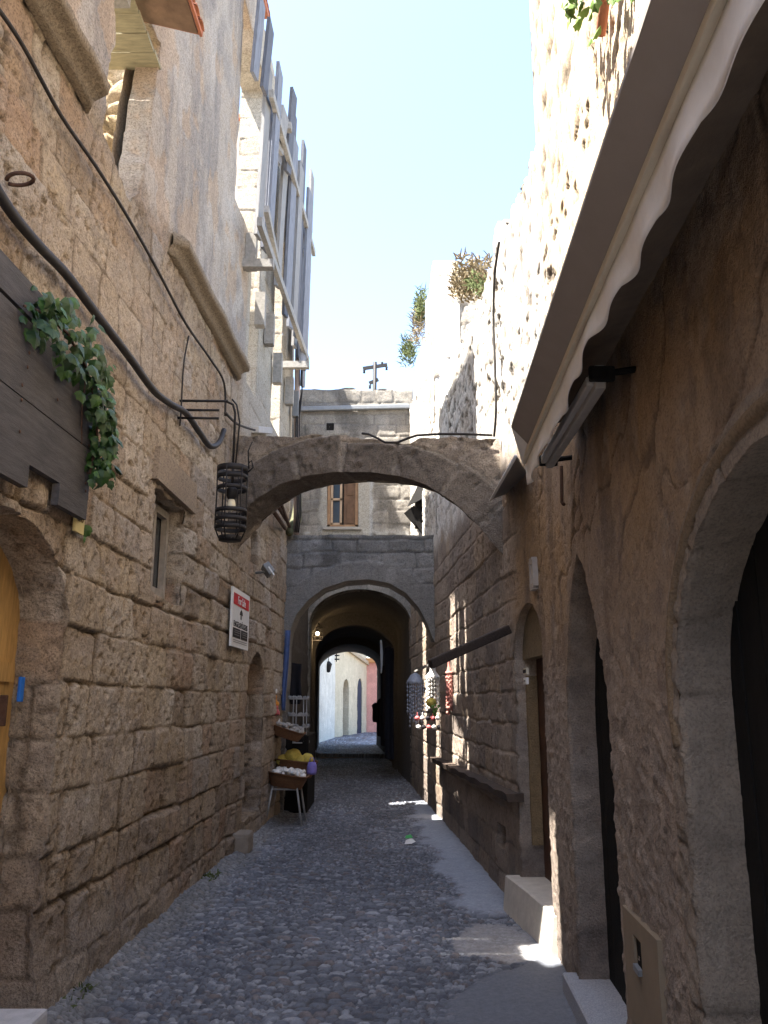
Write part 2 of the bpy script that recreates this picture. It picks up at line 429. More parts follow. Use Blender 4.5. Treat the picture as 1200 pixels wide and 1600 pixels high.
# ------------------------------------------------------------------ ground
def left_limit(Y):
    Y = np.asarray(Y, float)
    return np.where(Y < 12.6, LX(Y), np.where(Y < 16.6, -1.49, np.where(Y < 30, -1.5 - .0634 * (Y - 16.6), -2.35 - .25 * (Y - 30))))
def right_limit(Y):
    Y = np.asarray(Y, float)
    return np.where(Y < 30, RX(Y), -.2 + .35 * (Y - 30))
def street():
    ys = grid((-16.0, [(3.2, .4), (6.5, .0105), (9, .016), (13, .03), (24.4, .07), (24.5, .05), (24.62, .03), (31, .15), (46, .5)]))
    ss = np.linspace(0, 1, 330)
    S, Y = np.meshgrid(ss, ys)
    lo = left_limit(ys)[:, None] - .12; hi = right_limit(ys)[:, None] + .25
    X = lo + (hi - lo) * S
    wx = X + (vn(X * 9, Y * 9, 3) - .5) * .05; wy = Y + (vn(X * 9, Y * 9, 4) - .5) * .05
    f1, f2, r1, r2 = voro(wx / .048, wy / .032, 11)
    g1, g2, q1, q2 = voro(wx / .082 + 7.7, wy / .052, 23)
    big = sst(.56, .66, fbm(X * 2.2, Y * 2.2, 3, 31))
    e = np.where(big > .5, g2 - g1, f2 - f1); rr1 = np.where(big > .5, q1, r1); rr2 = np.where(big > .5, q2, r2)
    dome = sst(0, .42, e)
    H = dome * (.010 + .013 * rr1)
    # cement along the right hand wall and patches of it between the pebbles
    dR = right_limit(Y) - X; dL = X - left_limit(Y)
    n1 = fbm(X * 3, Y * 3, 4, 41) - .5
    band = sst(.10, -.05, dR - .42 + n1 * .5 + .25 * sst(9.5, 15, Y)) * sst(6.75, 7.1, Y + n1 * .5) * sst(15.5, 13, Y)
    patch = sst(.0, -.12, np.hypot((X - .82) / .45, (Y - 5.95) / .55) - .9 + n1 * 1.1) * .75
    asph = sst(.08, -.05, (Y - 5.3) + (1.0 - X) * 1.4 - .55 + n1 * .35) * sst(.2, .45, X)
    dirt = sst(.40, .08, dL + n1 * .25) * .55
    asph = np.maximum(asph, sst(.16, .02, dR + n1 * .1) * sst(8, 7, Y))
    flat = np.clip(band + patch * .8 + asph, 0, 1)
    ff = fbm(X * 14, Y * 14, 4, 51)
    H = lerp(H, .018 + .006 * ff, flat)
    H += (fbm(X * 1.1, Y * 1.1, 3, 61) - .5) * .05 * sst(0, .3, np.minimum(dL, dR) + .3)
    H += sst(.22, 0, dL + n1 * .12) * .05
    Z = H - .012
    Z = Z + np.where(Y > 24.5, .11, 0) + .0
    # pebble colours
    base = C3((.125, .128, .135), X.shape)
    base = cmix(base, (.25, .25, .245), sst(.62, .95, rr2))
    base = cmix(base, (.075, .078, .085), sst(.35, .05, rr2))
    base = cmix(base, (.16, .125, .105), (sst(.9, .95, rr1)) * .7)
    base = cmix(base, (.19, .175, .145), dirt)
    base = cmix(base, (.05, .046, .042), (1 - sst(.03, .22, e)) * .85)
    lane = sst(.3, .7, fbm(X * 1.3, Y * .8, 3, 71)); base = base * (.8 + .35 * lane)[..., None]
    base = cmix(base, (.36, .37, .38) if False else (.27, .28, .29), band * (.7 + .3 * ff))
    base = cmix(base, (.33, .30, .26), np.clip(patch, 0, 1) * (.55 + .45 * ff))
    base = cmix(base, (.115, .117, .12), np.clip(asph, 0, 1))
    base = base * np.array((1.16, 1.22, 1.36))
    P = np.stack([X, Y, Z], -1).reshape(-1, 3)
    nv, nu = X.shape; idx = np.arange(nv * nu).reshape(nv, nu)
    q = np.stack([idx[:-1, :-1], idx[:-1, 1:], idx[1:, 1:], idx[1:, :-1]], -1).reshape(-1, 4)
    tag(npmesh('cobbled_street', P, q, M_COB, None, base.reshape(-1, 3)), kind='structure')
street()
g = MB(); g.add([(-400, -400, -.06), (400, -400, -.06), (400, 400, -.06), (-400, 400, -.06)], [(0, 1, 2, 3)])
tag(g.build('ground', mat('dry_earth', (.22, .19, .15), var=.3, scale=2, bump=.3), loc=(0, 0, -.06)), kind='structure')

# ------------------------------------------------------------------ left house
left_house = thing('stone_house', (LX(7), 7, 0), 'tall ruined stone house with ashlar wall and peeling plaster, whole left side of the lane', 'house')
def mapL(U, V, D): return np.stack([LX(U) + D, U, V], -1)
def left_surface(U, V):
    n0 = fbm(U * 1.3, V * 1.3, 4, 5)
    d, r1, r2, r3, r4, tu, tv = ashlar(U, V, 5, h0=.285, hv=.05, wmin=.26, wmax=.60, wj=.034, vk=.5, wav=.013)
    near = sst(6.5, 4.5, U)
    ero = sst(.35, .75, n0 + .25 * (r3 - .5)) * sst(3.6, 2.4, V)           # heavily weathered low courses
    jw = lerp(.014, .034, ero)
    jd = lerp(.016, .040, ero) * lerp(.35, 1.15, sst(.35, .62, fbm(U * 2.3, V * 3.1, 3, 46)))
    jd = jd * lerp(1, .35, sst(2.6, 4.2, V + (n0 - .5)))
    D = -jd * (1 - sst(.0, 1, d / jw))
    D += (r1 - .5) * lerp(.012, .05, ero) + tu * (r2 - .5) * .03 + tv * (r4 - .5) * .03
    f2 = fbm(U * 5, V * 5, 5, 15); f3 = fbm(U * 16, V * 16, 4, 25)
    f5 = fbm(U * 42, V * 42, 3, 28)
    D += (f2 - .5) * lerp(.014, .045, ero) + (f3 - .5) * .016 + (f5 - .5) * .009
    pit = sst(.60, .74, fbm(U * 26, V * 22, 3, 35)); D -= pit * .020 * (.4 + .6 * r2)
    # mortar smears that level the joints
    sm = sst(.52, .66, fbm(U * .9 + 3, V * 1.0, 4, 45)) * sst(3.0, 1.6, np.abs(U - 5.2) + .3 * V)
    # lower plinth fillet of mortar
    fil = sst(.62, .25, V + (n0 - .5) * .9) * sst(8.5, 5.0, U)
    # plaster coat above the string course and smooth pale pillars past it
    nb = fbm(U * 2.0, V * 2.0, 4, 55) - .5
    pl = sst(5.05, 5.3, V + nb * .35) * sst(8.95, 8.75, U + nb * .15)
    pl = np.maximum(pl, sst(4.35, 4.55, V + nb * .8) * .0)
    pil = sst(8.75, 8.95, U + nb * .1) * sst(4.35, 4.6, V + nb * .2)
    cov = np.clip(.7 * sm + fil * .8, 0, 1)
    D = lerp(D, (f2 - .5) * .04 + (f3 - .5) * .02 + .004, cov)
    flk = sst(.56, .62, fbm(U * 3.1, V * 2.2, 5, 65))
    dpl = .03 + (f2 - .5) * .02 + (f3 - .5) * .008 - flk * .008
    D = lerp(D, dpl, pl); D = lerp(D, .02 - .012 * (1 - sst(0, .012, d)) + (f3 - .5) * .008, pil)
    D += fil * .05 * sst(.6, 0, V)
    c_scale = np.array((1.14, 1.12, 1.10))
    D += .02 * (fbm(U * .5, V * .5, 2, 75) - .5) * 2
    # colours
    c = C3((.41, .335, .245), U.shape)
    c = cmix(c, (.50, .44, .36), sst(.4, 1, r2)); c = cmix(c, (.29, .23, .17), sst(.4, 1, r3)); c = cmix(c, (.36, .33, .30), sst(.8, .95, r1) * .7); c = cmix(c, (.42, .29, .20), sst(.75, 1, r4) * .7)
    c = cmix(c, (.46, .365, .245), sst(.45, .75, fbm(U * 1.7, V * 1.7, 4, 85)) * .6)
    c = cmix(c, (.38, .31, .24), sst(.5, .7, fbm(U * 4.2, V * 4.2, 4, 95)) * .6)
    c = cmix(c, (.17, .125, .085), pit * .6)
    c = cmix(c, (.43, .36, .28), sm * .6)
    lich = sst(.6, .72, fbm(U * 7, V * 7, 4, 105)); c = cmix(c, (.27, .23, .19), lich * .5)
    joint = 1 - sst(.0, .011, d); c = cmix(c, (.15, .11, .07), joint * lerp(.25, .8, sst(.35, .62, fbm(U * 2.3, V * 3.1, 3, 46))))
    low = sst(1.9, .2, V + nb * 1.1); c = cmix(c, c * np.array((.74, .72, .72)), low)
    c = cmix(c, (.25, .22, .19), fil * .55)
    strk = fbm(U * 5.5, V * .55, 4, 115); strk2 = fbm(U * 13, V * 1.2, 3, 125)
    cp = C3((.47, .405, .335), U.shape); cp = cmix(cp, (.32, .285, .255), sst(.42, .66, strk) * .7); cp = cmix(cp, (.22, .20, .19), sst(.6, .76, strk2) * .35); cp = cmix(cp, (.27, .25, .235), sst(.52, .66, fbm(U * 3.5, V * 2.6, 5, 137)) * .45)
    cp = cmix(cp, (.55, .49, .42), sst(.52, .68, fbm(U * 2.5, V * 1.5, 4, 135)) * .6)
    cp = cmix(cp, (.50, .36, .24), flk * .55)
    c = cmix(c, cp, pl)
    cl = C3((.50, .45, .37), U.shape); cl = cmix(cl, (.42, .37, .30), sst(.4, .8, r2) * .6); cl = cmix(cl, (.40, .34, .27), (1 - sst(0, .01, d)) * .7)
    c = cmix(c, cl, pil)
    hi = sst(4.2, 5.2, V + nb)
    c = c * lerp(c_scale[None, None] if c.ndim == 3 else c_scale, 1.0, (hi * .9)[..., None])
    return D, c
# openings in (Y,Z)
DOOR_L = archpts(3.80, .80, -.1, 2.02, .48)
win_pts = [(6.02, 2.37), (6.85, 2.37), (6.85, 3.17), (6.02, 3.17)]
niche = archpts(10.3, .56, .28, 1.85, .36, pointed=.5)
slit = [yz(onL(392, 878)), yz(onL(404, 885)), yz(onL(404, 832)), yz(onL(392, 822))]
ruin = [yz(onL(*p)) for p in ((161, 150), (159, 200), (180, 250), (204, 318), (216, 296), (226, 225), (238, 150), (249, 70))] + [(5.50, 6.5), (4.66, 6.55), (4.66, 8.3), (4.02, 8.3), (4.02, 6.75), (4.30, 6.5)] + [yz(onL(*p)) for p in ((179, 30), (171, 90))]
op1 = [(8.98, 5.2), (9.55, 5.2), (9.55, 9.6), (8.02, 9.6), (8.02, 6.95), (8.98, 6.95)]
op2 = [(10.62, 5.3), (11.45, 5.3), (11.45, 8.4), (10.62, 8.4)]
us = grid((-6.0, [(1.0, .5), (3.0, .08), (6.2, .0125), (9.0, .022), (12.62, .032)]))
vs = grid((-.1, [(4.6, .0105), (7.0, .02), (10.3, .04)]))
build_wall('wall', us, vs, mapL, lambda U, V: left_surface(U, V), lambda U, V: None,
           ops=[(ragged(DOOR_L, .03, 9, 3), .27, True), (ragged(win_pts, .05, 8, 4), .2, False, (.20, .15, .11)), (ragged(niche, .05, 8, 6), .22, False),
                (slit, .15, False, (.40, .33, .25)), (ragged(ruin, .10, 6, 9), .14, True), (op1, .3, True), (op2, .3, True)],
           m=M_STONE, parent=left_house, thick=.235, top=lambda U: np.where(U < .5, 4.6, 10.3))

# ------------------------------------------------------------------ right house (doors) and the ruined wall past it
right_house = thing('plastered_house', (float(RX(4)), 4, 0), 'brown plastered house with three arched doorways on the right of the lane', 'house')
ruined_wall = thing('ruined_wall', (float(RX(11)), 11, 0), 'long roofless ashlar wall with ragged sunlit top beyond the arched doorways', 'wall')
R_D1 = archpts(1.90, .86, -.1, 1.62, .61)
def mapR(U, V, D): return np.stack([RX(U) - D, U, V], -1)
def right_surface(U, V):
    n0 = fbm(U * 1.3, V * 1.3, 4, 205) - .5
    d, r1, r2, r3, r4, tu, tv = ashlar(U, V, 9, h0=.27, hv=.05, wmin=.3, wmax=.7, wj=.045, wav=.018)
    f2 = fbm(U * 5, V * 5, 5, 215); f3 = fbm(U * 18, V * 18, 4, 225); f4 = fbm(U * 45, V * 45, 3, 235)
    blocks = sst(6.1, 7.2, U + n0 * 1.2 + .1 * (V - 2))
    upper = sst(3.75, 4.1, V + n0 * .9) * sst(4.2, 5.6, U + n0)
    rubble = sst(3.9, 4.5, V + n0)
    jd = .014 * (blocks * (1 - rubble) + 1.2 * rubble)
    D = -jd * (1 - sst(0, .016, d)) + ((r1 - .5) * .014 + (tu * (r2 - .5) + tv * (r4 - .5)) * .012) * blocks
    D += (f2 - .5) * lerp(.009, .018, blocks) + (f3 - .5) * .006 + rubble * (f2 - .5) * .04
    rough = sst(2.3, 1.4, V + n0) * (1 - blocks)
    q1 = polysdf(R_D1); sdr = np.minimum(q1(U, V), 1.0)
    surr = sst(.15, .12, sdr) * (1 - blocks)
    ang = np.arctan2((V - 1.62) * 1.6, U - 1.90); aj = np.where(V > 1.62, np.abs((ang * 1.0 / .42 + (U > 1.9) * 0) % 1 - .5) * .42 * .9, np.abs(((V - 1.62) / .47) % 1 - .5) * .47)
    aj = np.where(V > 1.62, .5 * .42 * .9 - aj, .5 * .47 - aj)
    sj = surr * (1 - sst(0, .012, aj)); D = lerp(D, .010 + (f3 - .5) * .008 + .4 * D, surr); D -= sj * .010
    D += (f4 - .5) * lerp(.002, .008, np.maximum(rough, .3)) + sst(.55, .7, fbm(U * 30, V * 30, 3, 237)) * rough * .007
    pit = sst(.60, .72, fbm(U * 24, V * 20, 3, 245)); D -= pit * lerp(.004, .010, blocks)
    hole = sst(.70, .78, fbm(U * 3.2, V * 4.4, 4, 255)) * rubble; D -= hole * .05
    hiz = sst(3.3, 3.8, V); D = D * lerp(1, lerp(.25, .55, rubble * blocks), hiz)
    crack = sst(.02, .0, np.abs(fbm(U * 1.4 + .3 * V, V * 1.4, 4, 265) - .5)) * sst(1.9, 2.5, V) * (1 - blocks); D -= crack * .010
    # colours
    c = C3((.36, .265, .18), U.shape)                                    # plaster
    c = cmix(c, (.36, .24, .13), sst(.35, .65, fbm(U * 2.2, V * .9, 4, 275)) * sst(1.5, 2.6, V) * .85)
    c = cmix(c, (.19, .135, .09), sst(.50, .70, fbm(U * 3.8, V * 1.1, 4, 285)) * .65)
    c = cmix(c, (.33, .28, .235), sst(2.2, 1.2, V + n0 * 1.3) * .8)
    c = cmix(c, (.44, .36, .28), sst(.6, .72, fbm(U * 4, V * 3, 4, 295)) * .5)
    c = cmix(c, (.20, .16, .13), sst(.56, .7, fbm(U * 7, V * 6, 4, 297)) * .45)
    cb = C3((.36, .295, .235), U.shape)                                  # ashlar
    cb = cmix(cb, (.40, .33, .26), sst(.5, 1, r2)); cb = cmix(cb, (.25, .205, .17), sst(.5, 1, r3)); cb = cmix(cb, (.42, .31, .20), sst(.8, 1, r4) * .6)
    cb = cmix(cb, (.22, .19, .165), sst(.52, .68, fbm(U * 3, V * 3, 4, 299)) * .6)
    cb = cmix(cb, (.30, .25, .2), (1 - sst(0, .02, d)) * .5)
    c = cmix(c, cb, blocks)
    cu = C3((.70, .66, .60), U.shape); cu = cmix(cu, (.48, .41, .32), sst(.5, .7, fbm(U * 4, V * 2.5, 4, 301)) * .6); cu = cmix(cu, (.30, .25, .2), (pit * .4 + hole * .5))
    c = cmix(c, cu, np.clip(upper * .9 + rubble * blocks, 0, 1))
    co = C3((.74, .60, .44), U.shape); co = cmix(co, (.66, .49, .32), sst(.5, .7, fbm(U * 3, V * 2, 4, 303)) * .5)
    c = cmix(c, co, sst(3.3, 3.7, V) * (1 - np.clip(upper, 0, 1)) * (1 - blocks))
    c = cmix(c, (.20, .15, .12), pit * lerp(.22, .4, blocks)); c = cmix(c, (.12, .085, .06), crack * .7)
    c = c * lerp(np.array((1.03, 1.02, 1.03)), 1.0, sst(3.2, 3.9, V + n0 * .6)[..., None])
    c = cmix(c, np.array((.27, .225, .18)) * (.8 + .4 * fbm(U * 5, V * 5, 4, 307))[..., None], surr * .75); c = cmix(c, (.13, .10, .08), sj * .6)
    spk = sst(.60, .68, fbm(U * 9, V * 15, 4, 309)) * rubble; c = cmix(c, (.10, .08, .06), spk * .8); D -= spk * .02
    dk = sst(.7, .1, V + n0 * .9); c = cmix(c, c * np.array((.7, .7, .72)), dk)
    return D, c
R_D2 = archpts(4.405, .555, .0, 1.43, .95, pointed=.45)
R_D3 = archpts(6.36, .545, .2, 1.95, .38)
def topR(U):
    rag = (fbm(U * 2.4, U * 0 + 3.3, 4, 311) - .5) * .8 + (vn(np.floor(U * 3.6), U * 0 + 2, 5) - .5) * .22
    t = np.where(U < 5.12, 8.6, np.where(U < 7.2, 5.42 + (U - 5.12) * .24, np.where(U < 12, 5.8 + rag * .0, 8.35)))
    t = np.where(U < .5, 4.4, t)
    t = t + np.where(U > 5.12, rag * np.where(U < 7.2, .55, np.where(U < 12, .5, .8)), rag * .1)
    t = t - np.where(U > 13.3, .35, 0) - np.where(U > 15.2, .5, 0)
    return t
us = grid((-6.0, [(0.0, .5), (1.4, .1), (5.2, .0125), (6.95, .0165)])); vs = grid((-.1, [(3.2, .0115), (4.6, .02), (8.6, .05)]))
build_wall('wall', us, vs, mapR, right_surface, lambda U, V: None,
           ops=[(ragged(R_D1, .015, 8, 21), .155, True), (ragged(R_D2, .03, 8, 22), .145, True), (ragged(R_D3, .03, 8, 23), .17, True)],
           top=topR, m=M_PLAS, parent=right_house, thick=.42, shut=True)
us = grid((6.95, [(9, .0175), (12.0, .028), (12.03, .03), (17, .06)])); vs = grid((-.1, [(3.6, .0135), (6.2, .024), (9.6, .05)]))
niche_r = [yz(onR(776, 1318)), yz(onR(789, 1330)), yz(onR(789, 1292)), yz(onR(776, 1283))]
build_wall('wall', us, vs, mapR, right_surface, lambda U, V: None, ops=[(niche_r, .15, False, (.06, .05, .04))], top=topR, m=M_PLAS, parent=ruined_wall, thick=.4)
# return wall that stands up behind the ragged top
def face_surface(seed, blocks=1.0, base=(.55, .49, .41), dark=(.38, .33, .27), jd=.022, amp=.04, h0=.3, stain=.5):
    def f(U, V):
        d, r1, r2, r3, r4, tu, tv = ashlar(U, V, seed, h0=h0, hv=.05, wmin=.3, wmax=.65, wj=.04, umin=-8, umax=12)
        f2 = fbm(U * 5, V * 5, 5, seed + 40); f3 = fbm(U * 18, V * 18, 4, seed + 41)
        D = -jd * (1 - sst(0, .024, d)) * blocks + (r1 - .5) * .02 * blocks + (f2 - .5) * amp + (f3 - .5) * .016
        c = C3(base, U.shape); c = cmix(c, dark, sst(.45, 1, r2) * .7 * blocks); c = cmix(c, np.array(base) * 1.15, sst(.6, 1, r3) * .6 * blocks)
        c = cmix(c, np.array(dark) * .75, sst(.5, .72, fbm(U * 2.4, V * 1.6, 4, seed + 42)) * stain)
        c = cmix(c, np.array(base) * 1.25, sst(.58, .7, fbm(U * 3.4, V * 3, 4, seed + 43)) * .5)
        c = cmix(c, np.array(dark) * .8, (1 - sst(0, .02, d)) * .5 * blocks)
        return D, c
    return f
us = grid((float(RX(12)) - .02, [(2.2, .03)])); vs = grid((4.0, [(8.6, .03)]))
build_wall('return_wall', us, vs, lambda U, V, D: np.stack([U, 12.0 - D, V], -1), face_surface(301, base=(.46, .42, .36), amp=.07), lambda U, V: None,
           top=lambda U: 8.38 + (fbm(U * 4, U * 0, 3, 77) - .5) * .35 - sst(1.45, 2.0, U) * .75, m=M_STONE, parent=ruined_wall, thick=.6)

# ------------------------------------------------------------------ the flying arch over the lane
PL = Vector((LX(8.47) - .05, 8.47, 0)); PR = Vector((float(RX(7.16)) + .1, 7.16, 0))
AD = (PR - PL).normalized(); AN = Vector((AD.y, -AD.x, 0)); AL = (PR - PL).length
def onA(px, py):
    u, f, p = ray(px, py); r = Vector((u, f, 0)); t = PL.dot(AN) / r.dot(AN)
    q = r * t; return ((q - PL).dot(AD), EYE + p * t)
def mapA(U, V, D):
    return np.stack([PL.x + AD.x * U + AN.x * D, PL.y + AD.y * U + AN.y * D, V], -1)
intr = [onA(*p) for p in [(318, 872), (340, 843), (375, 803), (402, 778), (440, 756), (480, 743), (530, 737), (580, 738), (625, 744), (665, 757), (710, 785), (745, 818), (770, 848), (790, 872), (800, 890)]]
toppts = [onA(*p) for p in [(335, 684), (365, 680), (430, 680), (500, 681), (560, 683), (610, 690), (640, 694), (652, 686), (700, 684), (780, 684), (800, 690)]]
def arch_surface(U, V):
    ix = np.array([p[0] for p in intr]); iz = np.array([p[1] for p in intr])
    P = np.stack([np.interp(np.linspace(0, 1, 200), np.linspace(0, 1, len(ix)), ix), np.interp(np.linspace(0, 1, 200), np.linspace(0, 1, len(ix)), iz)], 1)
    L = np.concatenate([[0], np.cumsum(np.hypot(*np.diff(P, axis=0).T))])
    best = np.full(U.shape, 9.0); arc = np.zeros(U.shape)
    for i in range(0, 200, 2):
        dd = np.hypot(U - P[i, 0], V - P[i, 1]); n = dd < best; best = np.where(n, dd, best); arc = np.where(n, L[i], arc)
    arc = arc + (vn(U * 5, V * 5, 3) - .5) * .03
    cuts = np.array([-.2, .55, 1.22, 1.63, 2.12, 2.62, 3.05, 3.6]) * L[-1] / 3.5
    j = np.min(np.abs(arc[..., None] - cuts), -1); k = np.searchsorted(cuts, arc)
    wid = .30 + .10 * _h(k, k * 0, 8); ring = sst(.02, -.02, best - wid)
    jr = np.where(best < wid, np.minimum(j, np.abs(best - wid) * 1.3), np.abs(best - wid))
    n0 = fbm(U * 4, V * 4, 4, 401); n1 = fbm(U * 16, V * 16, 4, 402)
    D = (n0 - .5) * .05 + (n1 - .5) * .025 + ring * .012 - .02 * (1 - sst(0, .022, jr))
    D -= sst(.6, .72, fbm(U * 9, V * 9, 3, 403)) * .02
    ckm = sst(.012, 0, np.abs(fbm(U * 2.2, V * 2.2, 4, 404) - .52)) * (1 - ring); D -= ckm * .03
    c = C3((.38, .315, .25), U.shape); c = cmix(c, (.27, .225, .185), sst(.45, .62, fbm(U * 3, V * 3, 4, 405)) * .8)
    cr = C3((.20, .168, .138), U.shape); cr = cmix(cr, (.15, .128, .11), _h(k, k * 0, 3) * .8); cr = cmix(cr, (.21, .175, .145), sst(.52, .66, fbm(U * 6, V * 6, 4, 406)) * .6)
    c = cmix(c, cr, ring * sst(.3, .6, arc)); c = cmix(c, (.42, .37, .31), (1 - sst(.0, .02, jr)) * .5)
    c = cmix(c, (.16, .13, .11), ckm * .7)
    return D, c
tx = np.array([p[0] for p in toppts]); tz = np.array([p[1] for p in toppts])
poly = [(intr[0][0] - .3, 0)] + [(intr[0][0] - .01, intr[0][1] - .6)] + intr + [(intr[-1][0] + .3, 0)]
us = grid((-.25, [(AL + .25, .0165)])); vs = grid((2.5, [(4.7, .0165)]))
stone_arch = thing('stone_arch', PL.lerp(PR, .5) + Vector((0, 0, 3.9)), 'flying stone buttress arch spanning the lane near the wire lantern', 'arch')
build_wall('arch_masonry', us, vs, mapA, arch_surface, lambda U, V: None, ops=[(poly, .42, True)],
           top=lambda U: np.interp(U, tx, tz) + (fbm(U * 7, U * 0, 3, 9) - .5) * .05, m=M_STONE, parent=stone_arch, thick=.42)

# ------------------------------------------------------------------ grey arch wall across the lane
YB = 12.5
def px2(pts, Y): return [(lambda v: (v.x, v.z))(onY(a, b, Y)) for a, b in pts]
opB = [(onY(449, 1000, YB).x, -.2)] + px2([(449, 1010), (453, 985), (463, 960), (481, 938), (506, 919), (540, 908), (575, 905), (608, 911), (634, 926), (655, 950), (668, 975), (676, 997), (690, 1020)], YB) + [(1.2, -.2)]
def arcB(U, V):
    D, c = face_surface(321, base=(.27, .255, .235), dark=(.16, .152, .142), jd=.018, amp=.03, h0=.24, stain=.6)(U, V)
    sd = polysdf(opB)(U, V); ring = sst(.30, .27, sd) * sst(1.6, 2.0, V)
    c = cmix(c, (.26, .245, .225), ring * .8); c = cmix(c, (.38, .36, .33), sst(.6, .7, fbm(U * 3, V * 4, 4, 5)) * .55)
    c = cmix(c, (.22, .20, .18), sst(2.4, 1.2, V) * .6)
    D = lerp(D, .012 + .2 * D, ring)
    return D, c
grey_arch = thing('arch_wall', (-.3, YB, 0), 'dark grey block wall pierced by a round arch, across the lane before the vaulted passage', 'arch')
us = grid((-1.62, [(1.0, .02)])); vs = grid((-.1, [(4.3, .02)]))
zt = onY(550, 836, YB).z
build_wall('arch_masonry', us, vs, lambda U, V, D: np.stack([U, YB - D, V], -1), arcB, lambda U, V: None, ops=[(opB, .5, True)],
           top=lambda U: zt + (fbm(U * 5, U * 0, 3, 19) - .5) * .04, m=M_STONE, parent=grey_arch, thick=.5)
# low wall on the left between the arch wall and the passage
gap_wall = thing('side_wall', (-1.5, 14.6, 0), 'short dark shop wall behind the grey arch on the left', 'wall')
us = grid((12.55, [(16.7, .05)])); vs = grid((-.1, [(3.8, .05)]))
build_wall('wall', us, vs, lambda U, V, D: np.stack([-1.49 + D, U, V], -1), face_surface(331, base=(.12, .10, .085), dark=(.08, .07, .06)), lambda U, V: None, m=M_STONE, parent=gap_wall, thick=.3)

# ------------------------------------------------------------------ house over the vaulted passage
YF = 16.6
vault_house = thing('passage_house', (-.5, YF, 0), 'stone house built over the dark vaulted passage, with a small wooden window', 'house')
def section(xl, xr, sp, cr, n=20):
    pts = [(xl, -.15), (xl, sp * .5), (xl, sp)]
    for i in range(1, n): t = pi - pi * i / n; pts.append(((xl + xr) / 2 + (xr - xl) / 2 * cos(t), sp + (cr - sp) * sin(t)))
    return pts + [(xr, sp), (xr, sp * .5), (xr, -.15)]
opF = section(-1.5, .54, 3.1, 3.8)
winF = px2([(511, 824), (560, 824), (560, 736), (511, 736)], YF)
def facF(U, V):
    D, c = face_surface(341, base=(.30, .275, .24), dark=(.18, .165, .148), jd=.014, amp=.035, h0=.26, stain=.75)(U, V)
    x0 = winF[0][0]; x1 = winF[1][0]
    pm = sst(.3, .22, np.maximum(np.abs(U - (x0 + x1) / 2 - .06) - .28 + .1 * (fbm(U * 6, V * 6, 3, 7) - .5), V - 6.6)) * sst(4.6, 4.8, V)
    c = cmix(c, (.46, .43, .37), pm * .7); D = lerp(D, .01, pm)
    c = cmix(c, (.40, .42, .44), sst(.08, .0, np.abs(U - x1 - .28)) * pm * .8)
    c = cmix(c, (.52, .50, .46), sst(.5, .6, fbm(U * 3, V * 5, 3, 17)) * sst(5.15, 4.9, V) * sst(4.3, 4.5, V) * .8)
    return D, c
us = grid((-3.0, [(.62, .026)])); vs = grid((-.1, [(3.9, .05), (8.2, .026)]))
build_wall('wall', us, vs, lambda U, V, D: np.stack([U, YF - D, V], -1), facF, lambda U, V: None,
           ops=[(opF, .4, True), (winF, .14, False, (.1, .08, .06))], top=lambda U: 8.09 + (fbm(U * 2.5, U * 0, 3, 29) - .5) * .10, m=M_STONE, parent=vault_house, thick=.5)
def vault(name, secs, m, parent, tintc, seed):
    rows = []; 
    for (Y, xl, xr, sp, cr) in secs: rows.append([(x, Y, z) for x, z in section(xl, xr, sp, cr)])
    R = []
    for a, b in zip(rows[:-1], rows[1:]):
        n = max(1, int(abs(b[0][1] - a[0][1]) / .25)); 
        for i in range(n): R.append([tuple(np.array(p) + (np.array(q) - np.array(p)) * i / n) for p, q in zip(a, b)])
    R.append(rows[-1]); P = np.array(R); nv, nu = P.shape[:2]
    n = fbm(P[..., 1] * 1.7 + P[..., 0], P[..., 2] * 2 + P[..., 0], 4, seed) - .5
    P[..., 0] += n * .09 * np.sign(P[..., 0] + .5); P[..., 2] += n * .08 * (P[..., 2] > .5)
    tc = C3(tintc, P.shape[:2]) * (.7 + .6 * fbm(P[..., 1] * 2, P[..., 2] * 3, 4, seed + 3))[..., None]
    idx = np.arange(nv * nu).reshape(nv, nu)
    q = np.stack([idx[:-1, :-1], idx[:-1, 1:], idx[1:, 1:], idx[1:, :-1]], -1).reshape(-1, 4)
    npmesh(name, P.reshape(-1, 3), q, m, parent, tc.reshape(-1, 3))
def XL_(Y): return -1.5 - .0634 * (Y - 16.6)
def XR_(Y): return 1.45 - .055 * Y
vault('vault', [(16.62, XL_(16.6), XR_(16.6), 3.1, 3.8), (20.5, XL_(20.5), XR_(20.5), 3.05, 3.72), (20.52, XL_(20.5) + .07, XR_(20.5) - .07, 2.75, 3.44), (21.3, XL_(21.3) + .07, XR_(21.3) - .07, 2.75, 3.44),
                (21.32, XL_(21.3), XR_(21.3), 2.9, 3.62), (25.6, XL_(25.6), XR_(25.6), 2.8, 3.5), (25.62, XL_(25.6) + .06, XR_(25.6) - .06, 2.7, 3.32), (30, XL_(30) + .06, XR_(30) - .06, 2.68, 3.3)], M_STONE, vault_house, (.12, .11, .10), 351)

bh = thing('shade_house', (-2.9, 14.8, 0), 'unseen tall house block added to cast shade on the passage house front', 'house')  # unseen block, added to throw a slanting shadow on the passage house facade
mbh = MB(); mbh.box((-3.4, 14.9, 5.85), (1.9, 4.2, 11.7)); mbh.build('wall', M_SMOOTH, bh, tint=(.42, .37, .3))
mbh = MB(); mbh.box((-3.4, 14.9, 11.74), (2.0, 4.3, .12), bev=.02); mbh.build('roof', M_TILE, bh)
eh = thing('end_house', (0, -22.2, 0), 'plain stone house closing the lane behind the camera', 'house')
mbh = MB(); mbh.box((0, -22.6, 2.6), (16, .8, 5.2)); mbh.build('wall', M_SMOOTH, eh, tint=(.34, .28, .21))
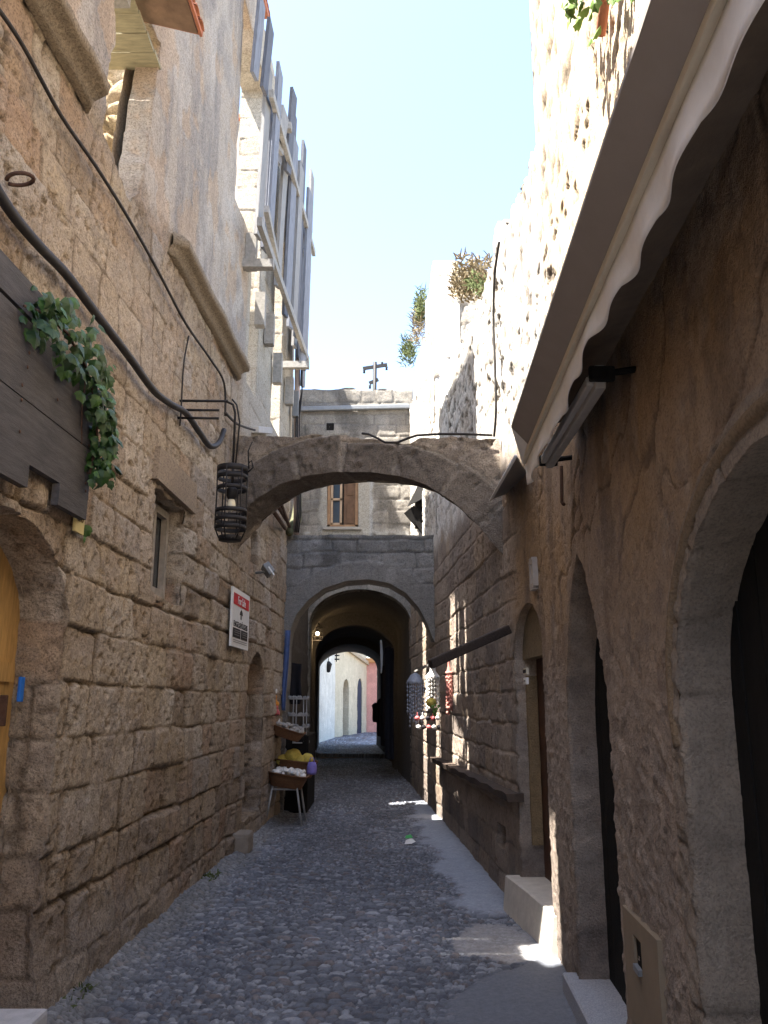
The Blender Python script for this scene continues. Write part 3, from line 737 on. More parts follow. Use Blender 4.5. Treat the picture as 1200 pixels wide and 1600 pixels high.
# ------------------------------------------------------------------ bright street past the passage
def far_wall(name, a, b, h, base, seed, label, cat, ops=(), blocks=.3, nm='wall'):
    a = Vector(a); b = Vector(b); d = (b - a).normalized(); n = Vector((d.y, -d.x)); L = (b - a).length
    t = thing(name, ((a.x + b.x) / 2, (a.y + b.y) / 2, 0), label, cat)
    us = grid((0, [(L, .06)])); vs = grid((-.1, [(h, .06)]))
    build_wall(nm, us, vs, lambda U, V, D: np.stack([a.x + d.x * U + n.x * D, a.y + d.y * U + n.y * D, V], -1),
               face_surface(seed, blocks=blocks, base=base, dark=tuple(np.array(base) * .82), amp=.03, jd=.015, stain=.25), lambda U, V: None, ops=ops, m=M_SMOOTH, parent=t, thick=.3)
    return t, a, d, n
white_house, *_ = far_wall('white_house', (-2.5, 29.6), (-2.05, 35.4), 6.5, (.62, .60, .54), 501, 'whitewashed house front seen first through the passage', 'house')
cream_house, ca, cd, cn = far_wall('cream_house', (-2.12, 35.4), (-.86, 41.6), 6.8, (.56, .49, .36), 502, 'cream house with two arched doors beyond the passage', 'house',
     ops=[(archpts(2.2, .55, -.1, 2.0, .55), .3, False, (.10, .05, .03)), (archpts(4.9, .55, -.1, 2.1, .55), .05, False, (.05, .055, .08))], blocks=.15)
pink_house, *_ = far_wall('pink_house', (-.98, 41.62), (2.6, 41.62), 3.65, (.60, .30, .25), 503, 'salmon pink house closing the far end of the lane', 'house',
     ops=[([(1.0, -.1), (1.5, -.1), (1.5, 2.35), (1.0, 2.35)], .12, False, (.45, .15, .13)), ([(.62, 2.75), (.85, 2.75), (.85, 3.15), (.62, 3.15)], .1, False, (.2, .1, .1))], blocks=0)

# ------------------------------------------------------------------ doors, windows and trim of the left house
def panel(name, pts, mp, d0, th, m, parent, **k):
    """a flat board in wall coordinates: pts (u, v) at depth d0, thickness th"""
    mb = MB(); a = [Vector(mp(np.array(u), np.array(v), np.array(d0))) for u, v in pts]; b = [Vector(mp(np.array(u), np.array(v), np.array(d0 + th))) for u, v in pts]
    n = len(pts); mb.add(a + b, [tuple(range(n)), tuple(range(n, 2 * n))[::-1]] + [(i, (i + 1) % n, n + (i + 1) % n, n + i) for i in range(n)])
    return mb.build(name, m, parent, **k)
def boards(name, pts, mp, d0, th, m, parent, wd=.16, gap=.006, vert=True):
    """an arch-headed leaf made of upright boards (one part)"""
    P = np.array(pts); u0, u1 = P[:, 0].min(), P[:, 0].max(); mb = MB(); n = max(1, round((u1 - u0) / wd)); rr = random.Random(3)
    def zt(u):
        zs = []
        for i in range(len(P)):
            a, b = P[i], P[(i + 1) % len(P)]
            if (a[0] <= u) != (b[0] <= u): zs.append(a[1] + (u - a[0]) / (b[0] - a[0]) * (b[1] - a[1]))
        return max(zs) if zs else P[:, 1].min()
    for i in range(n):
        a = u0 + (u1 - u0) * i / n + gap / 2; b = u0 + (u1 - u0) * (i + 1) / n - gap / 2; j = rr.uniform(-.004, .004)
        q = [(a, P[:, 1].min()), (b, P[:, 1].min()), (b, zt(b - 1e-3)), ((a + b) / 2, zt((a + b) / 2)), (a, zt(a + 1e-3))]
        A = [Vector(mp(np.array(u), np.array(v), np.array(d0 + j))) for u, v in q]; B = [Vector(mp(np.array(u), np.array(v), np.array(d0 + th + j))) for u, v in q]
        mb.add(A + B, [(0, 1, 2, 3, 4), (9, 8, 7, 6, 5)] + [(k, (k + 1) % 5, 5 + (k + 1) % 5, 5 + k) for k in range(5)])
    return mb.build(name, m, parent)
def pL(y, z, d): return Vector((LX(y) + d, y, z))
def pR(y, z, d): return Vector((float(RX(y)) - d, y, z))
big = [(a + (.06 if a > 3.8 else -.06), b) for a, b in archpts(3.80, .80, -.02, 2.02, .50)]
dl = boards('door', big, mapL, -.31, .05, M_OCHRE, left_house, wd=.2)
MB().box(pL(4.47, 1.55, -.245), (.05, .02, .16), bev=.006).build('hinge', M_RUST, dl); MB().box(pL(4.46, 1.14, -.245), (.03, .05, .05), bev=.01).build('lock', M_RUST, dl)
mb = MB()
for z in (.35, 1.0, 1.75): mb.beam(pL(3.0, z, -.25), pL(4.55, z, -.25), .10, .025, Vector((1, 0, 0)))
mb.build('door_batten', M_OCHRE, dl)
MB().box(pL(4.50, 1.66, -.17), (.02, .045, .13), bev=.006).build('blue_tape', M_BLUETAPE, left_house)
# the small window: pale frame, dark pane, worn lintel
fr = MB()
for a, b in (((6.1, 2.42), (6.1, 3.14)), ((6.78, 2.42), (6.78, 3.14)), ((6.1, 3.11), (6.78, 3.11)), ((6.1, 2.45), (6.78, 2.45)), ((6.44, 2.45), (6.44, 3.1))):
    fr.beam(pL(*a, -.15), pL(*b, -.15), .06, .05, Vector((1, 0, 0)))
wf = fr.build('window', mat('pale_window_wood', (.34, .30, .25), var=.3, scale=12, bump=.3), left_house)
panel('pane', [(6.08, 2.44), (6.8, 2.44), (6.8, 3.12), (6.08, 3.12)], mapL, -.19, .01, M_GLASS, wf)
panel('lintel', [(5.92, 3.21), (7.05, 3.19), (7.03, 3.45), (5.95, 3.47)], mapL, -.08, .115, M_SMOOTH, left_house, tint=(.30, .235, .17))
def cornice(y0, y1, z, seed):
    prof = [(0, 0), (.05, .0), (.055, .05), (.10, .08), (.14, .085), (.15, .14), (.10, .19), (.05, .22), (0, .23)]
    ys = np.arange(y0, y1, .03); V = []; rr = np.random.RandomState(seed)
    for i, y in enumerate(ys):
        k = .92 + .16 * vn(np.array(y * 4.0), np.array(1.3), seed) - (.5 if vn(np.array(y * 5.0), np.array(8.3), seed) > .80 else 0)
        e = min(1, (i + 1) / 3, (len(ys) - i) / 3)
        V += [(LX(y) - .02 + (d + .02) * k * e + .006 * rr.rand() * (d > 0), y, z + h + (vn(np.array(y * 9.0), np.array(h * 30), seed) - .5) * .008) for d, h in prof]
    n = len(prof); f = [(i * n + k, i * n + k + 1, (i + 1) * n + k + 1, (i + 1) * n + k) for i in range(len(ys) - 1) for k in range(n - 1)]
    mb = MB(); mb.add(V, f, True); mb.build('string_course', M_STONE, left_house, tint=(.30, .245, .18))
cornice(2.6, 4.30, 5.02, 3); cornice(5.93, 8.62, 5.06, 4)
# ruined window: sunlit rubble behind, boarded ceiling, old post, tiled canopy
us = grid((-4.2, [(LX(5.75) - .22, .03)])); vs = grid((3.6, [(9.2, .03)]))
def rub(U, V):
    f1, f2, r1, r2 = voro(U / .24 + (vn(U * 5, V * 5, 3) - .5) * .5, V / .17, 71)
    D = sst(0, .35, f2 - f1) * .10 * (.4 + r1) + (fbm(U * 12, V * 12, 4, 3) - .5) * .06
    c = cmix(C3((.60, .50, .36), U.shape), (.42, .32, .2), r2); return D, c
build_wall('rubble_wall', us, vs, lambda U, V, D: np.stack([U, 5.72 - D, V], -1), rub, lambda U, V: None, m=M_STONE, parent=left_house, thick=.25)
mb = MB()
for i in range(6):
    y = 4.42 + i * .18; mb.box((LX(y) - .62, y, 6.32 + .004 * (i % 2)), (1.3, .172, .03))
mb.build('ceiling_board', mat('old_ceiling_wood', (.30, .27, .17), var=.35, scale=8, bump=.4, stretch=(1, 6, 6)), left_house)
MB().beam(pL(4.7, 6.27, -1.2), pL(4.7, 6.27, .02), .09, .09).build('ceiling_joist', M_PALEWOOD, left_house)
MB().beam(pL(5.30, 5.15, -.10), pL(5.42, 6.3, -.10), .05, .05, Vector((1, 0, 0))).build('window_post', M_PALEWOOD, left_house)
ca_ = thing('tiled_canopy', pL(5.45, 6.4, 0), 'small plank canopy with terracotta tile edge over the ruined upper window', 'canopy')
mb = MB()
yn, yf_ = 4.70, 5.05
for i in range(6):
    y = yn + (i + .5) * (yf_ - yn) / 6
    mb.add([pL(y - .029, 6.42, -.05), pL(y + .029, 6.42, -.05), pL(y + .029, 6.30, .40), pL(y - .029, 6.30, .40), pL(y - .029, 6.45, -.05), pL(y + .029, 6.45, -.05), pL(y + .029, 6.33, .40), pL(y - .029, 6.33, .40)],
           [(0, 1, 2, 3), (7, 6, 5, 4), (0, 4, 5, 1), (1, 5, 6, 2), (2, 6, 7, 3), (3, 7, 4, 0)])
mb.build('plank', mat('brown_canopy_wood', (.22, .14, .09), var=.35, scale=8, bump=.4), ca_)
mb = MB()
for i in range(3):
    y = yn + (i + .5) * (yf_ + .03 - yn) / 3
    vsx = []; N = 6
    for (dd, z) in ((-.06, 6.49), (.44, 6.345)):
        for r_ in (.06, .05):
            for k in range(N + 1):
                a = pi * k / N; vsx.append(pL(y + r_ * cos(a), z + (r_ * sin(a)) * .6, dd))
    M_ = N + 1; fs = []
    for k in range(N):
        fs += [(k, k + 1, 2 * M_ + k + 1, 2 * M_ + k), (M_ + k + 1, M_ + k, 3 * M_ + k, 3 * M_ + k + 1), (2 * M_ + k, 2 * M_ + k + 1, 3 * M_ + k + 1, 3 * M_ + k)]
    mb.add(vsx, fs, True)
mb.beam(pL(yn, 6.31, .42), pL(yf_ + .02, 6.31, .42), .02, .03).beam(pL(yf_ + .01, 6.45, -.05), pL(yf_ + .01, 6.32, .43), .02, .03)
mb.build('roof_tile', M_TILE, ca_)
# eave of the roofless house
mb = MB()
for i in range(60):
    y = 6.6 + i * .1
    if y > 9.0: break
    vsx = []; N = 5
    for (dd, z) in ((-.35, 10.36), (.13, 10.28)):
        for k in range(N + 1): a = pi * k / N; vsx.append(pL(y + .055 * cos(a), z + .05 * sin(a), dd))
    mb.add(vsx, [(k, k + 1, N + 2 + k, N + 1 + k) for k in range(N)], True)
mb.beam(pL(6.5, 10.25, .06), pL(9.0, 10.25, .06), .12, .09).build('eave_tiles', M_TILE, left_house)
MB().box((LX(9.1) - .85, 9.12, 6.78), (1.4, .66, .08)).build('sun_stop_slab', M_PALEWOOD, left_house)  # unseen slab added inside the opening to stop low sun rays
mb = MB(); mb.box((-2.5, 8.35, 12.5), (.3, 3.2, 1.9)); mb.box((-2.5, 6.85, 5.8), (.3, .2, 11.5)); mb.box((-2.5, 9.85, 5.8), (.3, .2, 11.5)); mb.build('shadow_wall', M_SMOOTH, left_house, tint=(.42, .36, .28))  # unseen wall on piers, added to cast a shadow on the right-hand wall
# white step
st = MB(); st.box(pL(3.75, .08, .02), (.36, 1.2, .20), bev=.02)
st.build('door_step', mat('worn_white_stone', (.42, .42, .43), var=.2, scale=12, bump=.4), None, label='worn whitish stone step under the ochre door', cat='step')
MB().box(pL(9.55, .10, .04), (.22, .36, .22), bev=.04).build('door_step', mat('grey_sill_stone', (.25, .21, .17), var=.25, scale=10, bump=.5), None, label='small grey stone block at the foot of the walled-up pointed niche', cat='step')

# ------------------------------------------------------------------ boards nailed over the fanlight, ivy, number tile
def Lyz(px, py): v = onL(px, py); return (v.y, v.z)
bt = thing('board_panel', onL(70, 640), 'dark weathered boards nailed to the wall over the ochre door', 'board')
a = Lyz(10, 437); b = Lyz(128, 600); c_ = Lyz(128, 704); d_ = Lyz(-20, 548)
yl = 3.02
def bpart(z0, z1, y0, y1, d, slope=0, nm='plank'):
    return panel(nm, [(y0, z0), (y1, z0 + slope), (y1, z1 + slope), (y0, z1)], mapL, d, .04, M_BOARD, bt)
zA = Lyz(20, 445)[1]; 
yR = Lyz(128, 640)[0]
z_b1 = Lyz(128, 708)[1]; z_b2 = Lyz(112, 782)[1]
bpart(z_b1 + .005, 3.40, 3.0, yR, .03)
bpart(z_b2 + .01, z_b1 - .006, 3.0, yR + .01, .035)
bpart(Lyz(110, 812)[1], z_b2 + .004, Lyz(65, 790)[0], Lyz(112, 800)[0], .045)
bpart(Lyz(0, 755)[1], Lyz(10, 700)[1], 3.0, Lyz(15, 745)[0], .05)
bpart(Lyz(30, 500)[1], Lyz(30, 445)[1], 3.0, Lyz(60, 470)[0], .028)
nl = MB(); rr = random.Random(5)
for i in range(14): MB().lathe(pL(rr.choice((yR - .06, yR - .5, 3.7)) + rr.uniform(-.02, .02), rr.uniform(z_b2 + .05, zA - .15), .078), [(.0, .004), (.008, .003), (.01, 0)], 8, Matrix.Rotation(pi / 2, 3, 'Y')).build('nail', M_RUST, bt)

iv = thing('ivy', onL(140, 700), 'green creeper hanging over the dark boards', 'plant')
path = [onL(*p, off=.10) for p in ((38, 478), (70, 490), (105, 520), (135, 575), (150, 630), (152, 690), (140, 740))]
mb = MB(); mb.tube(path, .008, 6); mb.tube([path[3], onL(128, 640, .08), onL(126, 760, .05), onL(132, 838, .03)], .005, 6); mb.build('stem', M_RUST, iv)
def leafset(mb, centers, size, rr, nrm=Vector((1, -.35, .25)), spread=.7):
    for c in centers:
        s = size * rr.uniform(.55, 1.15)
        n = (nrm + Vector((rr.uniform(-1, 1), rr.uniform(-1, 1), rr.uniform(-1, 1))) * spread).normalized()
        dn = Vector((rr.uniform(-.5, .5), rr.uniform(-.6, .6), -1)); x = (dn - n * dn.dot(n)).normalized(); y = n.cross(x)
        o2 = [(-.05, 0), (.02, .32), (.22, .52), (.38, .40), (.62, .44), (.78, .2), (1.08, 0), (.78, -.2), (.62, -.44), (.38, -.40), (.22, -.52), (.02, -.32)]
        vs = [c + (x * p + y * q - n * (abs(q) * .35 + .18 * p * p)) * s for p, q in o2] + [c + (x * .4 + n * .04) * s]
        mb.add(vs, [(i, (i + 1) % 12, 12) for i in range(12)])
rr = random.Random(11); cs = []
for i in range(330):
    t = rr.random() ** .8 * (len(path) - 1.001); k = int(t); p = path[k].lerp(path[k + 1], t - k)
    wdt = .06 + .13 * math.sin(min(1, t / 5) * pi)
    cs.append(p + Vector((rr.uniform(-.04, .12), rr.uniform(-1, 1) * wdt, rr.uniform(-1, .8) * wdt * 1.1)))
for q in ((130, 770), (128, 800), (140, 822), (134, 840), (136, 755), (178, 570), (60, 530), (52, 510)): cs.append(onL(*q, off=.06))
m1 = MB(); leafset(m1, cs[:230], .078, rr); m1.build('foliage', M_LEAF, iv)
m1 = MB(); leafset(m1, cs[230:], .066, rr); m1.build('foliage', mat('ivy_leaf_light', (.045, .105, .022), var=.5, scale=14, rough=.5), iv)

def text_mesh(name, body, m, parent, origin, xdir, ydir, height, width=None, center=True):
    cu = bpy.data.curves.new('t', 'FONT'); cu.body = body; cu.size = 1; cu.extrude = .004; cu.resolution_u = 3
    ob = bpy.data.objects.new('t', cu); COL.objects.link(ob); dg = bpy.context.evaluated_depsgraph_get(); dg.update()
    me = bpy.data.meshes.new_from_object(ob.evaluated_get(dg)); bpy.data.objects.remove(ob)
    co = np.array([v.co[:] for v in me.vertices]); x0, x1 = co[:, 0].min(), co[:, 0].max(); y0, y1 = co[:, 1].min(), co[:, 1].max()
    sy = height / (y1 - y0); sx = width / (x1 - x0) if width else sy
    xd = Vector(xdir).normalized(); yd = Vector(ydir).normalized(); nd = xd.cross(yd); base = wloc(parent); o0 = Vector(origin) - base
    for v in me.vertices:
        v.co = o0 + xd * (v.co.x - (x0 + x1) / 2) * sx + yd * (v.co.y - (y0 + y1) / 2) * sy + nd * v.co.z * .4
    me.materials.clear(); me.materials.append(m)
    o = bpy.data.objects.new(name, me); COL.objects.link(o); o.parent = parent; return o
LDIR = Vector((.034, 1, 0)).normalized(); UP = Vector((0, 0, 1))
tl = onL(124, 806, .035); nt_ = thing('number_tile', tl, 'yellow glazed house number tile reading 28 below the boards', 'number plate')
MB().beam(tl - UP * .10 , tl + UP * .10, .02, .13, Vector((0, 1, 0)), .004).build('tile', M_YEL, nt_)
text_mesh('lettering', '28', mat('number_brown', (.16, .10, .03), rough=.4), nt_, tl + Vector((.012, 0, .005)), LDIR, UP, .085, .08)

# ------------------------------------------------------------------ for sale sign
s0 = onL(368, 968, .05); sg = thing('wall_sign', s0, 'white for sale sign with red banner fixed to the left wall', 'sign')
SY0, SY1, SZ0, SZ1 = 8.52, 9.42, 2.15, 2.76; sm_ = (SY0 + SY1) / 2
def sp(y, z, d=.05): return pL(y, z, d)
panel('sign_board', [(SY0, SZ0), (SY1, SZ0), (SY1, SZ1), (SY0, SZ1)], mapL, .045, .02, M_WHITE, sg)
panel('sign_banner', [(SY0 + .05, 2.585), (SY1 - .05, 2.585), (SY1 - .05, 2.705), (SY0 + .05, 2.705)], mapL, .066, .003, M_RED, sg)
text_mesh('lettering', 'For Sale', M_WHITE, sg, sp(sm_, 2.645, .071), LDIR, UP, .085, .40)
text_mesh('lettering', 'ENGEL&VÖLKERS', M_INK, sg, sp(sm_, 2.395, .067), LDIR, UP, .075, .72)
panel('sign_emblem', [(sm_ - .075, 2.50), (sm_ + .075, 2.50), (sm_ + .06, 2.53), (sm_, 2.56), (sm_ - .06, 2.53)], mapL, .066, .003, M_INK, sg)
panel('sign_emblem', [(sm_ - .03, 2.455), (sm_ + .03, 2.455), (sm_ + .03, 2.497), (sm_ - .03, 2.497)], mapL, .066, .003, M_GREY, sg)
for y0, y1 in ((SY0 + .06, sm_ - .01), (sm_ + .03, SY1 - .08)):
    panel('sign_box', [(y0, 2.245), (y1, 2.245), (y1, 2.345), (y0, 2.345)], mapL, .066, .003, M_INK, sg)
mb = MB()
for y0, y1 in ((SY0 + .12, sm_ - .07), (sm_ + .08, SY1 - .14)):
    for z in (2.275, 2.30, 2.32): mb.beam(sp(y0, z, .071), sp(y1, z, .071), .008, .002, Vector((1, 0, 0)))
for z in (2.20, 2.22): mb.beam(sp(SY0 + .1, z, .068), sp(SY1 - .1, z, .068), .006, .002, Vector((1, 0, 0)))
mb.build('sign_rule', M_GREY, sg)

# ------------------------------------------------------------------ wire lantern on its bracket
LXc, LYc = -1.235, 6.5
ltop, lbot = 3.47, 2.86
ln = thing('wall_lantern', (LXc, LYc, lbot), 'black iron hoop lantern hanging from a wall bracket before the stone arch', 'lantern')
mb = MB()
for i, (z, R) in enumerate(((3.44, .125), (3.375, .122), (3.28, .12), (3.09, .128), (3.02, .13), (2.955, .125), (2.87, .09))): mb.ring((LXc, LYc, z), R, .034 if i else .05, .006, 28)
for k in range(6):
    a = k * pi / 3 + .3; d = Vector((cos(a), sin(a), 0))
    mb.tube([Vector((LXc, LYc, 3.46)) + d * .122, Vector((LXc, LYc, 3.2)) + d * .12, Vector((LXc, LYc, 2.95)) + d * .124, Vector((LXc, LYc, 2.865)) + d * .088], .006, 6)
mb.lathe((LXc, LYc, 2.85), [(0, 0), (.09, 0), (.09, .012), (0, .012)], 20)
mb.build('cage', M_IRON, ln)
mb = MB(); mb.tube([(LXc, LYc, 3.5), (LXc, LYc, 3.28)], .012, 8); mb.lathe((LXc, LYc, 3.19), [(.028, 0), (.045, .03), (.05, .08), (.03, .1), (.0, .1)], 14)
for k in range(3): a = k * 2 * pi / 3; mb.tube([(LXc, LYc, 3.29), (LXc + .12 * cos(a), LYc + .12 * sin(a), 3.28)], .006, 6)
mb.build('lamp_holder', M_IRON, ln)
MB().lathe((LXc, LYc, 3.09), [(0, 0), (.03, .015), (.036, .05), (.028, .09), (.018, .11), (0, .11)], 12).build('bulb', M_BULB, ln)
bw = LX(6.5)
mb = MB()
for z in (4.03, 3.95, 3.88): mb.tube([(bw - .02, 6.48, z), (bw + .40 if z > 4 else bw + .33, 6.49, z)], .011, 8)
mb.tube([(bw + .38, 6.49, 4.03), (LXc - .02, 6.49, 4.0), (LXc, 6.5, 3.93), (LXc, 6.5, 3.48)], .010, 8)
mb.tube([(LXc - .03, 6.5, 4.05), (LXc + .01, 6.5, 4.0), (LXc + .04, 6.5, 3.85), (LXc + .02, 6.5, 3.48)], .007, 8)
mb.tube([(LXc + .125, 6.5, 3.42), (LXc + .165, 6.5, 3.46), (LXc + .15, 6.5, 3.52), (LXc + .13, 6.5, 3.5)], .007, 6)
mb.tube([(LXc + .13, 6.5, 3.45), (LXc + .12, 6.5, 3.60), (LXc + .15, 6.5, 3.68)], .006, 6)
mb.build('bracket', M_IRON, ln)

# ------------------------------------------------------------------ pipe, cables and small fittings on the left wall
def wire(name, pts, r, m, label, cat, wall=onL, off=.06, n=8, sag=0):
    P = [wall(x, y, off) for x, y in pts]; Q = []
    for i in range(len(P) - 1):
        for k in range(5): 
            t = k / 5; p0 = P[max(i - 1, 0)]; p1 = P[i]; p2 = P[i + 1]; p3 = P[min(i + 2, len(P) - 1)]
            Q.append(.5 * ((2 * p1) + (p2 - p0) * t + (2 * p0 - 5 * p1 + 4 * p2 - p3) * t * t + (3 * p1 - p0 - 3 * p2 + p3) * t ** 3))
    Q.append(P[-1]); mb = MB(); mb.tube(Q, r, n); return mb.build(name, m, None, label=label, cat=cat)
wire('drain_hose', [(-14, 282), (20, 335), (62, 385), (105, 430), (150, 490), (200, 555), (240, 610), (268, 632), (290, 645), (312, 676), (328, 697), (342, 692), (350, 672)], .026, M_PIPE, 'thick black hose slanting down the left wall to the lantern bracket', 'hose', off=.07, n=10)
wire('cable', [(-10, 4), (35, 70), (95, 180), (150, 260), (200, 340), (245, 420), (290, 505), (328, 560), (350, 598), (352, 650)], .011, M_CABLE, 'long black twin cable above the thick hose', 'cable', off=.05)
wire('wire', [(352, 645), (372, 663), (398, 672)], .013, M_CABLE, 'short black cable from the lantern bracket to a small junction box', 'cable', off=.12)
wire('wire', [(295, 525), (287, 570), (283, 640), (281, 665)], .007, M_CABLE, 'thin dark wire dropping from the long cable to the bracket', 'wire', off=.03)
jb = MB(); jb.beam(onL(398, 671, .06), onL(420, 673, .06), .10, .08, bev=.008)
jb.build('junction_box', mat('white_box_plastic', (.5, .48, .45)), None, label='small pale junction box on the left wall above the arch', cat='box')
c0 = onL(14, 290, .02)
mb = MB(); mb.tube([c0 + Vector((.0 + .06 * (1 - cos(a)), .045 * sin(a) - .02, .03 * sin(a * .5))) for a in np.linspace(.3, 5.9, 16)], .010, 8)
mb.build('iron_ring', M_RUST, None, label='rusty iron ring stapled beside the thick hose', cat='ring')
fl = onL(402, 893, .02); f_ = thing('floodlight', fl, 'small grey floodlight tilted out from the left wall above the sign', 'floodlight')
R_ = Matrix.Rotation(radians(-35), 3, 'Y') @ Matrix.Rotation(radians(20), 3, 'Z')
MB().box(fl + Vector((.13, .0, .02)), (.09, .17, .15), R_, .012).build('lamp_housing', M_GREY, f_)
MB().box(fl + Vector((.165, -.02, -.02)), (.02, .15, .13), R_, .004).build('lamp_glass', M_WHITE, f_)
MB().tube([fl + Vector((-.03, 0, -.02)), fl + Vector((.11, 0, .0))], .016).build('arm', M_GREY, f_)
bk = MB()
for p, q in (((425, 775), (447, 812)), ((436, 780), (452, 822)), ((428, 800), (446, 826))): bk.tube([onL(*p, off=.16), onL(*q, off=.05)], .028, 8)
bk.build('dark_bundle', M_RUST, None, label='dark rusty pipes bundled on the left wall seen under the arch', cat='pipe')
mb = MB(); pp = [onL(464, 742, .05), onL(466, 780, .08), onL(463, 812, .05), onL(452, 832, .05)]
mb.tube(pp, [.03, .06, .09, .06], 10); mb.build('cloth_bundle', mat('olive_sacking', (.10, .10, .055), var=.4, scale=12, bump=.6), None, label='olive sacking hanging at the corner below the arch', cat='sack')
P_ = [onY(x, y, 12.42) for x, y in ((468, 372), (466, 500), (464, 640), (463, 835))]
mb = MB(); mb.tube([P_[0], P_[1], P_[2], P_[3]], .045, 10); mb.build('downpipe', mat('pinkish_pipe', (.42, .33, .29), var=.2, rough=.6), None, label='slim pinkish downpipe at the far corner of the tall left house', cat='pipe')
mb = MB()
for k in range(3):
    x = 467 + k * 2.6; mb.tube([onY(470 + k, 555 + 9 * k, 12.3), onY(472, 612, 12.3), onY(x - 4, 650, 12.3), onY(x - 5, 700, 12.3), onY(x - 3, 760, 12.3), onY(x - 2, 800, 12.3), onY(x - 6, 832, 12.3)], .012, 6)
mb.build('cable', M_CABLE, None, label='tangled service cables running down the far corner of the left house', cat='cable')
MB().box(onY(462, 632, 12.3), (.10, .1, .42), bev=.01).build('meter_cabinet', M_GREY, None, label='narrow dark service box high at the far corner of the left house', cat='box')

# ------------------------------------------------------------------ plank hoarding high on the left house
hd = thing('plank_hoarding', pL(10.3, 6.7, .15), 'grey weathered plank hoarding on jutting beams high on the left house', 'hoarding')
rr = random.Random(17)
PLK = []
y = 7.95; k = 0
while y < 12.5:
    wdt = rr.uniform(.15, .22); z1 = 9.35 + .12 * (y - 8.1) + rr.uniform(-.55, .45); z0 = 6.72 + rr.uniform(-.3, .35)
    PLK.append((y, wdt, z0, z1, rr.uniform(.03, .10))); y += wdt + (rr.uniform(.0, .05) if k not in (4, 8, 11, 15) else .14); k += 1
for i_, (y, wdt, z0, z1, yaw) in enumerate(PLK):
    if i_ in (0, 1, 5, 6, 7): z0 = 8.5
    e = rr.uniform(-.02, .03); al = (0, .07, .02, .11)[i_ % 4]; mb = MB(); q = [(y, .14 + al), (y + wdt, .14 + al + yaw * .4), (y + wdt - .005, .18 + al + yaw * .4), (y - .005, .18 + al)]
    mb.add([pL(a, z0 + (.03 if i in (1, 2) else 0), d) for i, (a, d) in enumerate(q)] + [pL(a + e, z1 - (.06 if i in (1, 2) else 0), d + .05) for i, (a, d) in enumerate(q)],
           [(0, 1, 2, 3), (7, 6, 5, 4), (0, 4, 5, 1), (1, 5, 6, 2), (2, 6, 7, 3), (3, 7, 4, 0)]); mb.build('plank', (M_OLDWOOD, M_OLD2, M_OLD3)[(i_ * 7) % 3], hd)
for (a, b) in (((8.35, 8.55), (12.6, 8.95)), ((7.95, 6.62), (12.1, 6.80)), ((8.3, 7.0), (9.2, 6.78))):
    MB().beam(pL(a[0], a[1], .31), pL(b[0], b[1], .31), .10, .055, Vector((1, 0, 0))).build('rail', M_PALEWOOD, hd)
for (y, z, e) in ((8.5, 6.42, .38), (11.45, 6.45, .42), (9.6, 9.06, .36), (12.4, 9.3, .30), (12.3, 8.9, .26), (12.0, 8.6, .3)):
    MB().beam(pL(y, z, -.25), pL(y, z, e), .10, .10).build('beam', M_PALEWOOD, hd)
for (y, z) in ((8.6, 6.7), (9.25, 6.3), (9.9, 6.35), (10.6, 6.1), (11.7, 6.2)):
    MB().beam(pL(y, z - .28, .10), pL(y, z + .15, .10), .12, .12, Vector((1, 0, 0))).build('bracket', M_PALEWOOD, hd)
for px, py in ((479, 372), (477, 402)):
    c = onY(px, py, 12.35); mb = MB(); mb.lathe(c, [(0, -.06), (.03, -.05), (.05, -.02), (.03, 0), (.05, .02), (.03, .05), (0, .06)], 10); mb.tube([c - UP * .05, c - UP * .14, c + Vector((-.05, 0, -.17)), c + Vector((-.12, 0, -.12))], .01, 6)
    mb.build('insulator', M_IRON, hd)

# ------------------------------------------------------------------ doors and steps of the right house
for nm, pts, m, dep in (('door', archpts(1.90, .92, .0, 1.62, .65), M_BLACK, -.215), ('door', archpts(4.405, .60, .1, 1.43, 1.0, pointed=.45), M_BLACK, -.205), ('door', archpts(6.36, .60, .24, 1.95, .42), M_BROWN, -.225)):
    d_o = boards(nm, pts, mapR, dep, .045, m, right_house, wd=.17)
    c = pts[0][0] * .75 + pts[-1][0] * .25
    MB().tube([pR(c, 1.1, dep + .03), pR(c, 1.1, dep + .10), pR(c + .1, 1.1, dep + .10)], .011).build('handle', M_RUST, d_o)
# hood mould round the first arch
mb = MB(); hp = [(1.90 + .93 * cos(t), 1.62 + .68 * sin(t)) for t in np.linspace(-.25, pi + .25, 50)]
mb.tube([pR(y, z, .0) for y, z in hp], .026, 8)
mb.build('hood_mould', M_PLAS, right_house, tint=(.25, .18, .115))
panel('lintel_panel', [(5.9, 1.93), (6.95, 1.93), (6.95, 2.5), (5.9, 2.5)], mapR, -.165, .09, M_PLAS, right_house, tint=(.22, .165, .10))
panel('door_jamb', [(6.865, .50), (6.93, .50), (6.93, 1.80), (6.865, 1.80)], mapR, -.175, .085, M_PLAS, right_house, tint=(.24, .17, .095))
mb = MB()
ysx = [5.70, 6.0, 6.35, 6.7, 6.98]
vsx = []
for y in ysx: e_ = .02 + .09 * (y - 5.7) / 1.28; vsx += [pR(y, -.05, e_ + .03), pR(y, .255, e_), pR(y, .262, e_ - .015), pR(y, .262, -.24), pR(y, -.05, -.24)]
mb.add(vsx, [(i * 5 + k, i * 5 + k + 1, (i + 1) * 5 + k + 1, (i + 1) * 5 + k) for i in range(4) for k in range(4)] + [(0, 1, 2, 3, 4), (24, 23, 22, 21, 20)])
mb.build('door_step', mat('limewashed_step', (.50, .46, .40), var=.18, scale=9, bump=.5, bscale=40), None, label='high limewashed step below the farthest arched doorway, sunlit at its near end', cat='step')
mb = MB(); vsx = []
